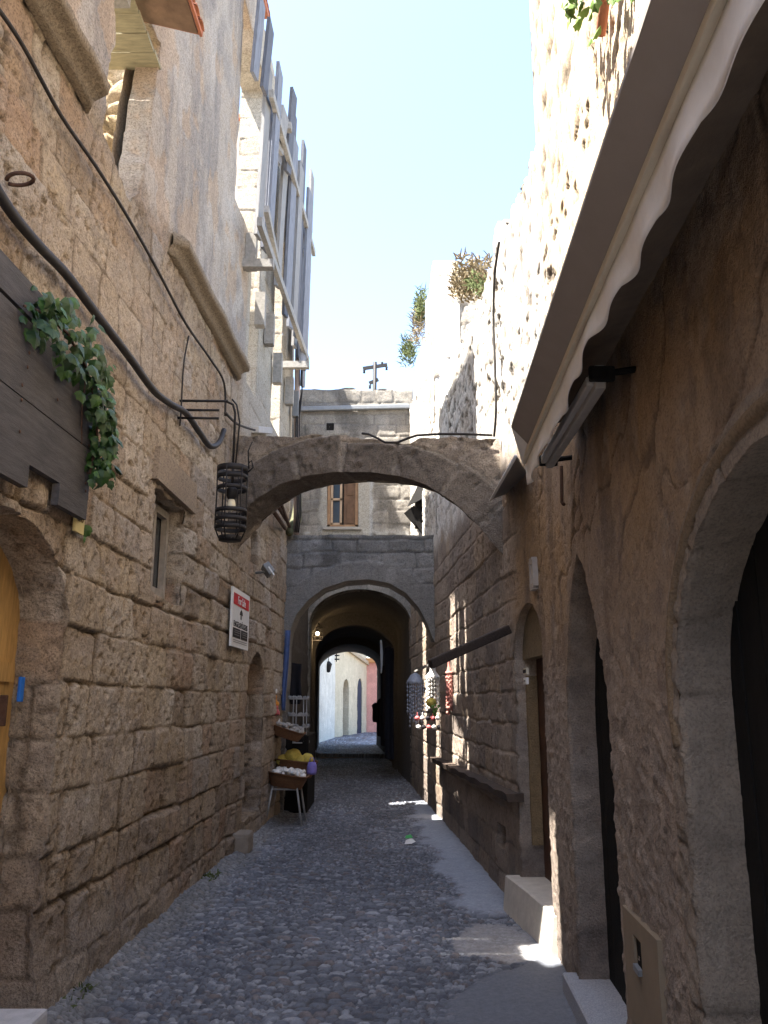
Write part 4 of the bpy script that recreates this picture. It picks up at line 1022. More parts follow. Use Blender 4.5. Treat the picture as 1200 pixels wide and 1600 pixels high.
for y in (3.72, 4.4, 5.08): vsx += [pR(y, -.05, .075), pR(y, .11, .075), pR(y, .118, .065), pR(y, .118, -.25), pR(y, -.05, -.25)]
mb.add(vsx, [(i * 5 + k, i * 5 + k + 1, (i + 1) * 5 + k + 1, (i + 1) * 5 + k) for i in range(2) for k in range(4)] + [(0, 1, 2, 3, 4), (14, 13, 12, 11, 10)])
mb.build('door_step', M_GRAN, None, label='speckled granite slab step below the pointed middle doorway', cat='step')
mtb = thing('meter_box', pR(3.47, .42, .02), 'beige painted meter cover with square hole low on the pier nearest the camera', 'meter box')
mb = MB(); Y0, Y1, Z0, Z1 = 3.20, 3.72, .36, .77; hy0, hy1, hz0, hz1 = 3.44, 3.56, .58, .70; dd = .02
for (a, b, c, d) in ((Y0, hy0, Z0, Z1), (hy1, Y1, Z0, Z1), (hy0, hy1, Z0, hz0), (hy0, hy1, hz1, Z1)):
    q = [(a, c), (b, c), (b, d), (a, d)]; A = [pR(u, v, -.02) for u, v in q]; B = [pR(u, v, dd) for u, v in q]
    mb.add(A + B, [(4, 5, 6, 7)] + [(i, (i + 1) % 4, 4 + (i + 1) % 4, 4 + i) for i in range(4)])
mb.build('cover', mat('beige_paint', (.22, .17, .115), var=.1, scale=8, bump=.15), mtb)
panel('hole_back', [(hy0 - .01, hz0 - .01), (hy1 + .01, hz0 - .01), (hy1 + .01, hz1 + .01), (hy0 - .01, hz1 + .01)], mapR, .003, .004, M_BLACK, mtb)
MB().beam(pR(hy0 + .005, hz0 + .010, .026), pR(hy0 + .07, hz0 + .018, .03), .018, .022).build('rim', M_GREY, mtb)
for (px, py, lb) in ((822, 1049, 'upper small framed bell plate on the jamb of the farthest doorway'), (822, 1064, 'lower plain cream name plate on the jamb of the farthest doorway')):
    c = onR(px + 0, py, .015); t = thing('name_plate', c, lb, 'plate')
    MB().box(c, (.02, .13, .05), bev=.004).build('plate', M_WHITE if py > 1055 else M_ALU, t)
    if py < 1055: MB().box(c + Vector((-.012, .02, 0)), (.006, .07, .025)).box(c + Vector((-.012, -.045, 0)), (.006, .025, .025)).build('button', M_INK, t)
    else: MB().box(c + Vector((-.012, 0, 0)), (.006, .06, .012)).build('lettering', M_GREY, t)
nw = thing('wall_niche', onR(838, 897, .0), 'tiny whitewashed frame set in the wall above and left of the pointed doorway', 'niche')
q0 = onR(838, 897, 0); mb = MB(); hy, hz = .055, .095
for a, b in (((-hy, -hz), (hy, -hz)), ((hy, -hz), (hy, hz)), ((hy, hz), (-hy, hz)), ((-hy, hz), (-hy, -hz))): mb.beam(pR(q0.y + a[0], q0.z + a[1], .02), pR(q0.y + b[0], q0.z + b[1], .02), .045, .04, Vector((1, 0, 0)))
mb.build('frame', mat('dirty_white_plaster', (.36, .31, .26), var=.2), nw)
panel('recess', [(q0.y - hy, q0.z - hz), (q0.y + hy, q0.z - hz), (q0.y + hy, q0.z + hz), (q0.y - hy, q0.z + hz)], mapR, .002, .012, mat('recess_brown', (.11, .08, .06)), nw)
# timber shelf and ledge on the ruined wall
b0 = onR(795, 983, .03); b1 = onR(672, 1038, .03)
MB().beam(b0, b1, .07, .075, bev=.012).build('wooden_beam', mat('old_brown_beam', (.045, .033, .027), var=.4, scale=12, bump=.5, stretch=(5, .6, 5)), None, label='long dark wooden beam fixed along the ruined wall above the shell mobiles', cat='beam')
MB().beam(onR(690, 1030, .13), onR(646, 1050, .16), .03, .03).build('hanging_rod', M_PALEWOOD, None, label='thin pale rod from which the shell mobiles hang', cat='rod')
l0 = onR(803, 1247, .05); l1 = onR(678, 1186, .05)
mb = MB(); N = 24; vsx = []
for i in range(N + 1):
    p = l0.lerp(l1, i / N); jz = .012 * math.sin(i * 2.1) ; vsx += [p + Vector((.08, 0, -.03)), p + Vector((-.05 + jz, 0, -.03)), p + Vector((-.06 + jz, 0, .03 + jz * .4)), p + Vector((.08, 0, .035))]
mb.add(vsx, [(i * 4 + k, i * 4 + (k + 1) % 4, i * 4 + 4 + (k + 1) % 4, i * 4 + 4 + k) for i in range(N) for k in range(4)] + [(0, 1, 2, 3), (4 * N + 3, 4 * N + 2, 4 * N + 1, 4 * N)])
mb.build('wall_ledge', mat('dark_ledge', (.07, .05, .038), var=.4, scale=10, bump=.6), None, label='dark weathered ledge running low along the ruined wall', cat='ledge')

# ------------------------------------------------------------------ awning, lamp, flap on the right house
def lineR(y, p, z): return Vector((.845 + .045 * y - p, y, z))
aw = thing('awning', lineR(2.5, .25, 2.97), 'retracted white fabric awning with scalloped valance above the doorways', 'awning')
pA, zA_, pB, zB_ = .35, 3.035, .25, 2.966
mb = MB(); ys = np.linspace(-.6, 4.23, 30); vsx = []
for i, y in enumerate(ys):
    yb = y + .09 * (i / 29); vsx += [lineR(y, pA, zA_), lineR(yb, pB, zB_), lineR(yb, pB - .01, zB_ + .13), lineR(y, pA + .0, zA_ + .015)]
mb.add(vsx, [(i * 4 + k, i * 4 + (k + 1) % 4, i * 4 + 4 + (k + 1) % 4, i * 4 + 4 + k) for i in range(29) for k in range(4)] + [(0, 1, 2, 3), (119, 118, 117, 116)])
mb.build('canopy', mat('taupe_awning_fabric', (.30, .26, .23), var=.06, bump=.1, bscale=200, rough=.9), aw)
MB().beam(lineR(-.6, pB - .012, zB_ - .008), lineR(4.62, pB - .012, zB_ - .008), .03, .035, bev=.006).build('front_bar', M_ALU, aw)
mb = MB(); vsx = []; NY = 240; ys = np.linspace(-.6, 4.62, NY)
for i, y in enumerate(ys):
    ph = (y * 2.6) % 1; scal = .022 * abs(math.sin(pi * ph)) ; tip = -.03 * max(0, (y - 4.5) / .12)
    dn = .125 + scal + .02 * math.sin(y * 1.7)
    if y > 4.3: dn = lerp(dn, .13, (y - 4.3) / .32)
    for k in range(5):
        t = k / 4; wv = .012 * t * math.sin(y * 2.6 * 2 * pi + .6 * math.sin(y * 3)) + .012 * t * math.sin(y * 5.1)
        vsx.append(lineR(y, pB - .012 + wv - .01, zB_ - .02 - dn * t))
mb.add(vsx, [(i * 5 + k, i * 5 + k + 1, i * 5 + 6 + k, i * 5 + 5 + k) for i in range(NY - 1) for k in range(4)], True)
va = mb.build('valance', M_FABRIC, aw); sol = va.modifiers.new('s', 'SOLIDIFY'); sol.thickness = .003
mb = MB(); e0 = lineR(4.23, pA, zA_); e1 = lineR(4.33, pB - .02, zB_); e2 = lineR(4.60, pB, zB_ - .03)
mb.prism([e0, e1, e2], Vector((0, .004, .004))); mb.build('end_flap', M_FABRIC, aw)
mb = MB(); vsx = []
for y in np.linspace(-.6, 4.2, 20): vsx += [lineR(y, pB - .03, zB_ + .05), lineR(y, -.03, zB_ + .12), lineR(y, -.03, zB_ + .17), lineR(y, pB - .03, zB_ + .14)]
mb.add(vsx, [(i * 4 + k, i * 4 + (k + 1) % 4, i * 4 + 4 + (k + 1) % 4, i * 4 + 4 + k) for i in range(19) for k in range(4)] + [(0, 1, 2, 3), (79, 78, 77, 76)])
mb.build('backing_board', mat('brown_backing', (.17, .125, .09), var=.25, scale=8, bump=.3), aw)
la, lb_ = onR(938, 588, .13), onR(858, 718, .13); lf = thing('strip_light', la.lerp(lb_, .5), 'grey strip light fixture mounted under the end of the awning', 'lamp')
MB().beam(la, lb_, .10, .045, Vector((1, 0, 0)), .01).build('diffuser', mat('aged_plastic', (.34, .32, .29), var=.15, scale=10, rough=.5), lf)
MB().beam(la.lerp(lb_, .02) + Vector((-.035, 0, -.01)), la.lerp(lb_, .98) + Vector((-.035, 0, -.01)), .04, .03, Vector((1, 0, 0)), .008).build('tube_cover', mat('aged_plastic_light', (.42, .40, .37), var=.1, rough=.4), lf)
for t in (-.02, 1.02):
    p = la.lerp(lb_, t); MB().box(p, (.10, .03, .06), bev=.008).tube([p, p + Vector((.14, 0, .02))], .014).build('end_cap', M_BLACK, lf)
MB().tube([onR(877, 728, .05), onR(878, 785, .05), onR(881, 788, .05)], .010, 8).build('iron_rod', M_RUST, None, label='short rusty rod hanging from the wall below the strip light', cat='rod')
fl_ = thing('metal_flap', onR(795, 750, .1), 'small grey sheet metal rain flap at the right foot of the stone arch', 'flap')
w0, w1 = onR(792, 772, -.03), onR(824, 742, -.03); o0, o1 = onR(767, 781, .22), onR(806, 712, .20)
mb = MB(); n_ = Vector((0, 0, .012)); mb.prism([w0, w1, o1, o0], n_); mb.build('sheet', M_GREY, fl_)
MB().tube([o0, o1], .012, 8).build('edge_roll', M_WHITE, fl_)
wire('cable', [(780, 378), (773, 430), (771, 500), (773, 560), (775, 640), (772, 682)], .012, M_CABLE, 'dark cable hanging down the sunlit top of the ruined wall', 'cable', wall=onR, off=.06)
A2 = lambda px, py: (lambda s: Vector((PL.x + AD.x * s[0] + AN.x * .06, PL.y + AD.y * s[0] + AN.y * .06, s[1])))(onA(px, py))
mb = MB(); mb.tube([A2(*p) for p in ((570, 680), (580, 681), (595, 688), (606, 694), (625, 694), (640, 688), (655, 683), (690, 681), (730, 681), (772, 683))], .012, 6)
mb.build('cable', M_CABLE, None, label='black cable lying loosely along the crest of the stone arch', cat='cable')

# ------------------------------------------------------------------ window, ledge, oriel and pole around the passage house
x0, z0 = winF[0]; x1, z1 = winF[2]
def fpt(x, z, d): return Vector((x, YF - d, z))
mb = MB()
for a, b in (((x0 + .03, z0), (x0 + .03, z1)), ((x1 - .03, z0), (x1 - .03, z1)), ((x0, z1 - .03), (x1, z1 - .03)), ((x0, z0 + .03), (x1, z0 + .03))): mb.beam(fpt(*a, -.06), fpt(*b, -.06), .06, .07, Vector((0, 1, 0)))
wn = mb.build('window', mat('orange_window_wood', (.30, .18, .10), var=.3, scale=10), vault_house)
xm = x0 + (x1 - x0) * .47; mb = MB()
zm = (z0 + z1) / 2
for a, b in (((x0 + .09, z0 + .06), (x0 + .09, z1 - .06)), ((xm - .02, z0 + .06), (xm - .02, z1 - .06)), ((x0 + .06, zm), (xm, zm)), ((x0 + .06, z1 - .08), (xm, z1 - .08)), ((x0 + .06, z0 + .08), (xm, z0 + .08))): mb.beam(fpt(*a, -.05), fpt(*b, -.05), .045, .04, Vector((0, 1, 0)))
mb.build('casement', mat('tan_casement', (.42, .30, .20), var=.2), wn)
MB().box(fpt((x0 + xm) / 2, zm, -.09), (xm - x0 - .1, .01, z1 - z0 - .12)).build('pane', M_GLASS, wn)
mb = MB(); mb.box(fpt((xm + x1) / 2, zm, -.05), (x1 - xm - .08, .035, z1 - z0 - .1), bev=.006)
for q in (.25, .75): mb.box(fpt((xm + x1) / 2, z0 + (z1 - z0) * q, -.03), (x1 - xm - .2, .02, (z1 - z0) * .36), bev=.006)
mb.build('shutter', mat('brown_shutter', (.13, .075, .045), var=.3, scale=9), wn)
MB().box(fpt((x0 + x1) / 2, z0 - .03, .0), (x1 - x0 + .16, .16, .06), bev=.01).build('sill', mat('pale_sill', (.36, .33, .29)), vault_house)
ra, rb = onY(470, 641, YF), onY(640, 637, YF)
MB().beam(ra + Vector((0, -.06, 0)), rb + Vector((0, -.06, 0)), .10, .10, bev=.02).build('gutter', M_GREY, vault_house)
MB().box(onY(516, 667, YF) + Vector((0, .02, 0)), (.16, .06, .16)).build('putlog_hole', M_BLACK, vault_house)
po = thing('utility_pole', onY(584, 612, 24), 'slim dark utility pole with crossarm above the passage house roof', 'pole')
b = onY(584, 640, 24); tp = onY(586, 566, 24)
MB().tube([b - UP * 1.5, tp], .06, 8).build('post', M_IRON, po)
MB().beam(onY(567, 576, 24), onY(605, 570, 24), .07, .10).build('crossarm', M_IRON, po)
MB().beam(onY(577, 599, 24), onY(591, 593, 24), .07, .10).build('crossarm', M_IRON, po)
for px, py in ((569, 580), (604, 575), (597, 568), (578, 604)): MB().lathe(onY(px, py, 24), [(0, -.08), (.04, -.06), (.03, 0), (.045, .03), (0, .07)], 8).build('insulator', M_IRON, po)
ox = thing('wooden_oriel', onR(660, 800, .1), 'dark ragged wooden box balcony hanging on the ruined wall beside the passage house window', 'balcony')
YO = 14.2; c = onY(660, 785, YO); s_ = YO / F
mb = MB(); mb.add([onY(652, 760, YO), onY(678, 766, YO), onY(678, 766, YO + .7), onY(652, 760, YO + .7), onY(640, 790, YO - .1), onY(676, 770, YO - .15), onY(676, 772, YO + .8), onY(636, 792, YO + .8)], [(0, 1, 2, 3), (0, 4, 5, 1), (3, 7, 4, 0), (4, 7, 6, 5)])
mb.build('roof', M_BLACK, ox)
MB().box(onY(657, 792, YO) + Vector((0, .3, 0)), (14 * s_, .6, 50 * s_)).build('side_board', M_BLACK, ox)
MB().box(onY(669, 778, YO), (14 * s_, .03, 20 * s_)).build('pane', mat('dusty_glass', (.16, .18, .2), rough=.3), ox)
MB().box(onY(671, 792, YO) + Vector((0, -.03, 0)), (18 * s_, .16, 4 * s_)).build('sill', M_WHITE, ox)
mb = MB()
for dx in (0, 12): mb.beam(onY(650 + dx, 812, YO), onY(668 + dx * .4, 842, YO), .09, .09)
mb.beam(onY(640, 812, YO), onY(655, 800, YO), .06, .3); mb.build('bracket', M_BLACK, ox)

# ------------------------------------------------------------------ plants on the ruin
def tuft(name, c, r, n, h, m, label, seed, cat='plant', droop=.35):
    rr = random.Random(seed); mb = MB()
    for i in range(n):
        b = Vector(c) + Vector((max(-1.4, min(1.4, rr.gauss(0, 1))) * r[0], max(-1.4, min(1.4, rr.gauss(0, 1))) * r[1], max(-1.4, min(1.4, rr.gauss(0, 1))) * r[2])); L = h * rr.uniform(.5, 1.2)
        d = Vector((rr.uniform(-1, 1), rr.uniform(-1, 1), rr.uniform(.2, 1.2))).normalized(); s = d.cross(Vector((rr.random(), rr.random(), .1))).normalized() * .009
        m_ = b + d * L * .6; e = b + d * L - UP * L * droop * rr.random()
        mb.add([b - s, b + s, m_ + s * .8, m_ - s * .8, e], [(0, 1, 2, 3), (3, 2, 4)])
    return mb.build(name, m, None, label=label, cat=cat)
tuft('dry_grass', onR(735, 438, -.1), (.14, .30, .06), 900, .13, M_DRY, 'clump of dry straw coloured grass in the dip of the ruined wall top', 1)
tuft('dry_grass', onR(747, 447, -.05), (.08, .14, .04), 110, .11, M_DRYG, 'small green and straw tuft at the right end of the dry grass dip', 2)
tuft('wall_plant', onY(657, 480, 14.0), (.06, .25, .14), 380, .17, M_DRYG, 'upper tuft of greenery on the far edge of the ruined wall', 3)
tuft('wall_plant', onY(655, 508, 14.4), (.08, .3, .2), 350, .2, M_DRY, 'straw coloured weeds just below the upper tuft on the ruined wall', 5)
tuft('wall_plant', onY(638, 550, 15.8), (.09, .25, .14), 380, .18, M_DRYG, 'lower green bush leaning out beside the passage house roof', 4)
for (px, py, n, lb, sd) in ((905, -12, 50, 'bright green leaves on the left at the top of the sunlit wall', 1), (937, -6, 40, 'bright green leaves on the right at the top of the sunlit wall', 2)):
    rr = random.Random(sd); c = onR(px, py, .12); mb = MB(); leafset(mb, [c + Vector((rr.gauss(0, .05), rr.gauss(0, .10), rr.uniform(-.05, .35))) for _ in range(n)], .06, rr, Vector((-1, -.5, .3)))
    mb.build('creeper', M_LEAF2, None, label=lb, cat='plant')
wire('clay_pipe', [(948, -30), (943, 20), (938, 55)], .022, M_TILE, 'orange clay pipe on the sunlit wall beside the creeper leaves', 'pipe', wall=onR, off=.05)
for (px, py, sd, lb) in ((330, 1352, 6, 'weeds at the wall foot near the middle of the left wall'), (112, 1545, 7, 'weeds at the wall foot near the worn white step')):
    v = onL(px, py, .06); v.z = .02
    tuft('weed', v, (.04, .12, .01), 60, .07, M_DRYG, lb, sd)

# ------------------------------------------------------------------ shop goods on the left
def goods(px, py, Y): return onY(px, py, Y)
def basket(name, c, sx, sy, h, label, tilt=0.2, group=None):
    t = thing(name, c, label, 'basket', group); mb = MB(); R = Matrix.Rotation(tilt, 3, 'Y') ; n = 28
    prof = [(.80, 0), (.88, .35), (.97, .7), (1.0, 1.0), (1.06, 1.02), (1.05, 1.12), (.97, 1.1), (.95, .9), (.84, .3), (.76, .12), (0, .12)]
    vsx = []; fs = []
    for r_, z in prof:
        for k in range(n):
            a = 2 * pi * k / n; q = 1 / max(abs(cos(a)), abs(sin(a))) ** .75
            vsx.append(Vector(c) + R @ Vector((sx * r_ * cos(a) * q, sy * r_ * sin(a) * q, z * h)))
    for i in range(len(prof) - 1):
        for k in range(n): fs.append((i * n + k, i * n + (k + 1) % n, (i + 1) * n + (k + 1) % n, (i + 1) * n + k))
    mb.add(vsx, fs, True); mb.build('basket_body', M_WICK, t); return t, R
def fill(parent_loc, R, sx, sy, h, n, m, name, label, seed, size=.035):
    rr = random.Random(seed); mb = MB()
    for i in range(n):
        a = rr.uniform(0, 2 * pi); q = math.sqrt(rr.random()) * .85
        mb.blob(Vector(parent_loc) + R @ Vector((sx * q * cos(a), sy * q * sin(a), h * 1.02 + rr.uniform(-.01, .05))), (size * rr.uniform(.5, 1.1), size * rr.uniform(.6, 1.3), size * rr.uniform(.4, .8)), rr.randint(0, 999), .5, 4)
    return mb.build(name, m, None, label=label, cat=name.replace('_', ' '))
Yb = 11.75
c1 = goods(448, 1228, Yb); bs1, R1 = basket('shell_basket', c1, .26, .34, .16, 'wicker tray of shells on white tube legs nearest the camera', .16)
o = fill(c1, R1, .26, .34, .16, 46, M_SHELL, 'shells', 'heap of white and pink shells in the nearest wicker tray', 3, .05); o['kind'] = 'stuff'
stn = thing('display_stand', (c1.x, Yb, 0), 'white tube legs holding up the nearest shell tray', 'stand'); 
for dx, dy in ((-.20, -.25), (.20, -.25), (-.2, .25), (.2, .25)):
    MB().tube([Vector((c1.x + dx * 1.2, Yb + dy * 1.1, .0)), Vector((c1.x + dx * .8, Yb + dy, c1.z + .02))], .013, 8).build('leg', M_TUBE, stn)
MB().tube([Vector((c1.x - .16, Yb - .25, c1.z - .02)), Vector((c1.x + .16, Yb - .25, c1.z - .02)), Vector((c1.x + .16, Yb + .25, c1.z - .02)), Vector((c1.x - .16, Yb + .25, c1.z - .02)), Vector((c1.x - .16, Yb - .25, c1.z - .02))], .012, 8).build('top_frame', M_TUBE, stn)
Y2 = 12.05; c2 = goods(446, 1152, Y2); bs2, R2 = basket('shell_basket', c2, .24, .30, .12, 'upper wicker tray of starfish and shells below the hanging toys', .30)
o = fill(c2, R2, .24, .3, .12, 34, mat('dull_shell', (.40, .37, .33), var=.3, scale=30), 'shells', 'starfish and small shells in the upper tray', 5, .045); o['kind'] = 'stuff'
mb = MB()
for k in range(5): a = k * 2 * pi / 5; mb.beam(c2 + Vector((-.1, -.12, .17)), c2 + Vector((-.1 + .09 * cos(a), -.14 + .03 * sin(a), .17 + .09 * sin(a))), .018, .018)
mb.build('starfish', M_SHELL, None, label='white starfish propped on the upper wicker tray', cat='starfish')
c3 = goods(462, 1212, 12.3); bs3, R3 = basket('sponge_basket', c3, .28, .26, .20, 'round wicker basket heaped with yellow sponges', .1)
for i, (px, py, r_, lb) in enumerate(((443, 1185, .10, 'rounded yellow sponge, leftmost of the heap'), (458, 1178, .12, 'largest yellow sponge in the middle of the heap'), (468, 1186, .11, 'yellow sponge at the front of the heap'), (480, 1182, .09, 'pale yellow sponge, rightmost of the heap'), (464, 1196, .10, 'lowest yellow sponge resting in the basket'))):
    MB().blob(goods(px, py + 4, 12.15), (r_, r_ * .9, r_ * .85), i, .22, 9).build('sponge', M_SPONGE, None, label=lb, cat='sponge', group='yellow sponges in the basket')
bgc = goods(487, 1210, 12.0); mbg = MB(); mbg.lathe(bgc, [(0, 0), (.06, .0), (.075, .04), (.07, .11), (.055, .16), (.04, .165), (0, .12)], 7); mbg.tube([bgc + Vector((-.04, 0, .15)), bgc + Vector((-.02, 0, .22)), bgc + Vector((.02, 0, .22)), bgc + Vector((.04, 0, .15))], .006, 5); mbg.build('carrier_bag', M_PURPLE, None, label='small purple plastic bag beside the sponge basket', cat='bag')
ck = goods(430, 1100, 11.9)
for i, (px, py, r_, m_, nm, lb) in enumerate(((426, 1078, .05, M_SHELL, 'white_doll', 'string of white trinkets at the top of the hanging toys'), (428, 1098, .055, M_ORNG, 'orange_toy', 'orange cloth toy hanging below the white trinkets'), (431, 1112, .045, M_PINK, 'pink_toy', 'pink toy hanging lowest beside the wall'))):
    mb = MB(); c = goods(px, py, 11.9)
    mb.blob(c, (r_, r_, r_ * 1.1), i, .3, 6); mb.blob(c + Vector((.01, -.02, r_ * 1.4)), (r_ * .6, r_ * .6, r_ * .6), i + 9, .2, 6)
    for q in (-1, 1): mb.blob(c + Vector((q * r_, -.01, -.02)), (r_ * .35, r_ * .35, r_ * .7), i + 20, .2, 5)
    mb.tube([c + UP * r_, c + UP * (r_ + .12)], .004, 5); mb.build(nm, m_, None, label=lb, cat='toy', group='toys hung by the shop')
# hanging scarf, dark garments
def cloth(name, pts, Y, depth, m, label, cat, seed):
    N = 14; M_ = 7; vsx = []
    for i in range(N + 1):
        t = i / N; k = t * (len(pts) - 1); a = min(int(k), len(pts) - 2); f = k - a
        l = goods(*(np.array(pts[a][0]) * (1 - f) + np.array(pts[a + 1][0]) * f), Y); r = goods(*(np.array(pts[a][1]) * (1 - f) + np.array(pts[a + 1][1]) * f), Y)
        for j in range(M_ + 1):
            s = j / M_; p = l.lerp(r, s); p.y += depth * math.sin(s * 9 + seed + t * 1.3) * (.3 + .7 * t); vsx.append(p)
    mb = MB(); mb.add(vsx, [(i * (M_ + 1) + j, i * (M_ + 1) + j + 1, (i + 1) * (M_ + 1) + j + 1, (i + 1) * (M_ + 1) + j) for i in range(N) for j in range(M_)], True)
    o = mb.build(name, m, None, label=label, cat=cat); q = o.modifiers.new('s', 'SOLIDIFY'); q.thickness = .012; return o
cloth('scarf', [((446, 985), (454, 985)), ((443, 1040), (451, 1040)), ((440, 1085), (447, 1085)), ((441, 1110), (446, 1110))], 12.35, .03, M_BLUE, 'long blue scarf hanging down the left leg of the grey arch', 'scarf', 1)
cloth('dark_garment', [((452, 1035), (472, 1038)), ((448, 1060), (470, 1062)), ((452, 1090), (472, 1092)), ((455, 1100), (468, 1100))], 13.2, .05, M_DARKCLOTH, 'black garment hanging inside the grey arch on the left', 'garment', 2)
for k_, (x_, y0_, y1_, w_, Y_, lb_) in enumerate(((588, 1098, 1128, 7, 24.0, 'short dark garment hanging lowest against the bright street'), (594, 1092, 1150, 6, 23.0, 'longer dark garment hanging just right of the short one'), (600, 1040, 1165, 6, 20.5, 'very long black dress hanging at the right edge of the bright street'), (608, 1010, 1185, 8, 18.5, 'long black coat hanging foremost on the right inside the passage'))):
    cloth('dark_garment', [((x_ - w_ * .25, y0_), (x_ + w_ * .25, y0_)), ((x_ - w_, y0_ + 4), (x_ + w_, y0_ + 4)), ((x_ - w_ * .8, y0_ + (y1_ - y0_) * .35), (x_ + w_ * .8, y0_ + (y1_ - y0_) * .35)), ((x_ - w_ * .9, y1_ - 3), (x_ + w_ * .95, y1_)), ((x_ - w_ * .7, y1_), (x_ + w_ * .8, y1_ + 2))], Y_, .05, M_DARKCLOTH, lb_, 'garment', k_ + 3)
cloth('pale_ribbon', [((594, 1000), (596, 1000)), ((594, 1020), (598, 1020)), ((595, 1040), (598, 1040)), ((595, 1052), (596, 1052))], 18.0, .02, M_WHITE, 'pale ribbon hanging on the right inside the passage', 'ribbon', 5)
rk = thing('wire_rack', goods(468, 1200, 12.9), 'white wire rack of trinkets just inside the grey arch', 'rack')
rc = goods(468, 1140, 12.9); zt_ = goods(468, 1088, 12.9).z
for k in range(4):
    a = k * pi / 2 + .6; MB().tube([(rc.x + .14 * cos(a), 12.9 + .14 * sin(a), 0.02), (rc.x + .11 * cos(a), 12.9 + .11 * sin(a), zt_)], .009, 6).build('upright', M_TUBE, rk)
for py in (1092, 1118, 1136, 1160):
    c = goods(466, py, 12.9); mb = MB(); mb.ring(c, .17, .02, .012, 20)
    rr = random.Random(py)
    for _ in range(10): a = rr.uniform(0, 2 * pi); mb.blob(c + Vector((.15 * cos(a), .15 * sin(a), .02)), (.03, .02, .025), rr.randint(0, 99), .5, 4)
    mb.build('shelf', mat('grey_trinket', (.32, .31, .30), var=.3, scale=30), rk)
MB().box((-1.30, 13.4, .55), (.35, 1.3, 1.1), bev=.02).build('display_cabinet', M_BLACK, None, label='black shop cabinet in the shade behind the sponge basket', cat='cabinet')

# lanterns and lit lamps in the passage
def pass_lantern(px, py, Y, label, lit):
    c = goods(px, py, Y); t = thing('passage_lantern', c, label, 'lantern'); mb = MB()
    for z in (-.14, -.05, .05, .14): mb.ring(c + UP * z, .12, .025, .006, 16)
    for k in range(6): a = k * pi / 3; mb.tube([c + Vector((.12 * cos(a), .12 * sin(a), -.15)), c + Vector((.12 * cos(a), .12 * sin(a), .15)), c + UP * .26], .006, 5)
    mb.tube([c + UP * .26, c + UP * .5], .008, 5); mb.build('cage', M_IRON, t)
    if lit:
        MB().blob(c, (.035, .035, .05), 1, 0, 8).build('bulb', mat('lit_bulb', (1, .9, .7), emit=((1, .72, .38), 14)), t)
        l = bpy.data.lights.new('lamp_glow', 'POINT'); l.energy = 2.6; l.color = (1, .68, .36); l.shadow_soft_size = .05
        lo = bpy.data.objects.new('lamp_glow', l); COL.objects.link(lo); lo.parent = t; lo.location = (.0, 0, -.2)
pass_lantern(472, 1012, 17.0, 'black iron lantern hanging dark on the left in the passage', False)
pass_lantern(496, 990, 19.6, 'lit lantern hanging on the left under the second vault', True)
MB().box(goods(528, 1184, 24.48) + Vector((0, .06, -.04)), (1.0, .14, .12), bev=.012).build('threshold_stone', mat('pale_threshold', (.30, .26, .23), var=.2, bump=.3), None, label='pale worn threshold stone across the floor inside the passage', cat='threshold')

# ------------------------------------------------------------------ shell mobiles on the right
def mobile(px0, px1, py0, py1, Y, m, label, seed, square=False, top=1030):
    rr = random.Random(seed); c = onY((px0 + px1) / 2, py0, Y); R = (px1 - px0) / 2 * Y / F; b = onY((px0 + px1) / 2, py1, Y).z
    t = thing('shell_mobile', c, label, 'wind chime', 'shell mobiles for sale on the ruined wall')
    mb = MB()
    if square: mb.lathe(c, [(0, .10), (.02, .10), (R * .55, .07), (R, -.02), (R * 1.05, -.05), (R, -.05), (0, .04)], 4)
    else: mb.lathe(c, [(0, .16), (.03, .14), (R * .42, .10), (R * .45, .03), (R * .8, -.02), (R, -.06), (R, -.10), (R * .85, -.05), (0, .04)], 16)
    mb.tube([c + UP * .12, Vector((c.x, c.y, onY(px0, top, Y).z))], .004, 5); mb.build('crown', m, t)
    mb = MB(); n = 16 if square else 14
    for k in range(n):
        a = 2 * pi * k / n; q = 1 / max(abs(cos(a - pi / 4)), abs(sin(a - pi / 4))) * .72 if square else 1
        p = c + Vector((R * .92 * q * cos(a), R * .92 * q * sin(a), -.05)); e = lerp(c.z, b, rr.uniform(.7, 1.0)); z = p.z
        mb.tube([p, Vector((p.x, p.y, e))], .003, 4)
        while z > e: mb.blob((p.x, p.y, z), (.014, .014, .02), rr.randint(0, 99), .4, 4); z -= rr.uniform(.045, .075)
    mb.build('strand', m, t); return t
M_BSH = mat('bluish_shell', (.30, .33, .40), var=.25, scale=30, rough=.6)
mobile(636, 662, 1062, 1140, 12.6, M_BSH, 'wide bluish shell mobile hanging left of the bright white one', 1, True, 1050)
mobile(665, 687, 1052, 1112, 12.0, M_SHELL, 'bright white tiered shell mobile in the sun', 2, False, 1038)
mobile(697, 706, 1045, 1120, 10.6, mat('red_white_bead', (.5, .22, .18), var=.5, scale=60), 'slim red and white beaded strand hanging from the end of the rod', 3, False, 1022)
rr = random.Random(8); mb = MB(); c = onY(674, 1098, 11.6)
mb.blob(c, (.07, .06, .06), 3, .3, 7); mb.build('yellow_flower', M_SPONGE, None, label='yellow dried flower bunch under the bright white mobile', cat='flowers')
mb = MB(); leafset(mb, [onY(681 + rr.uniform(-5, 5), 1106 + rr.uniform(-8, 8), 11.5) for _ in range(16)], .05, rr, Vector((-.4, -1, .3))); mb.build('green_sprig', M_LEAF2, None, label='green sprig beside the yellow flower bunch', cat='plant')
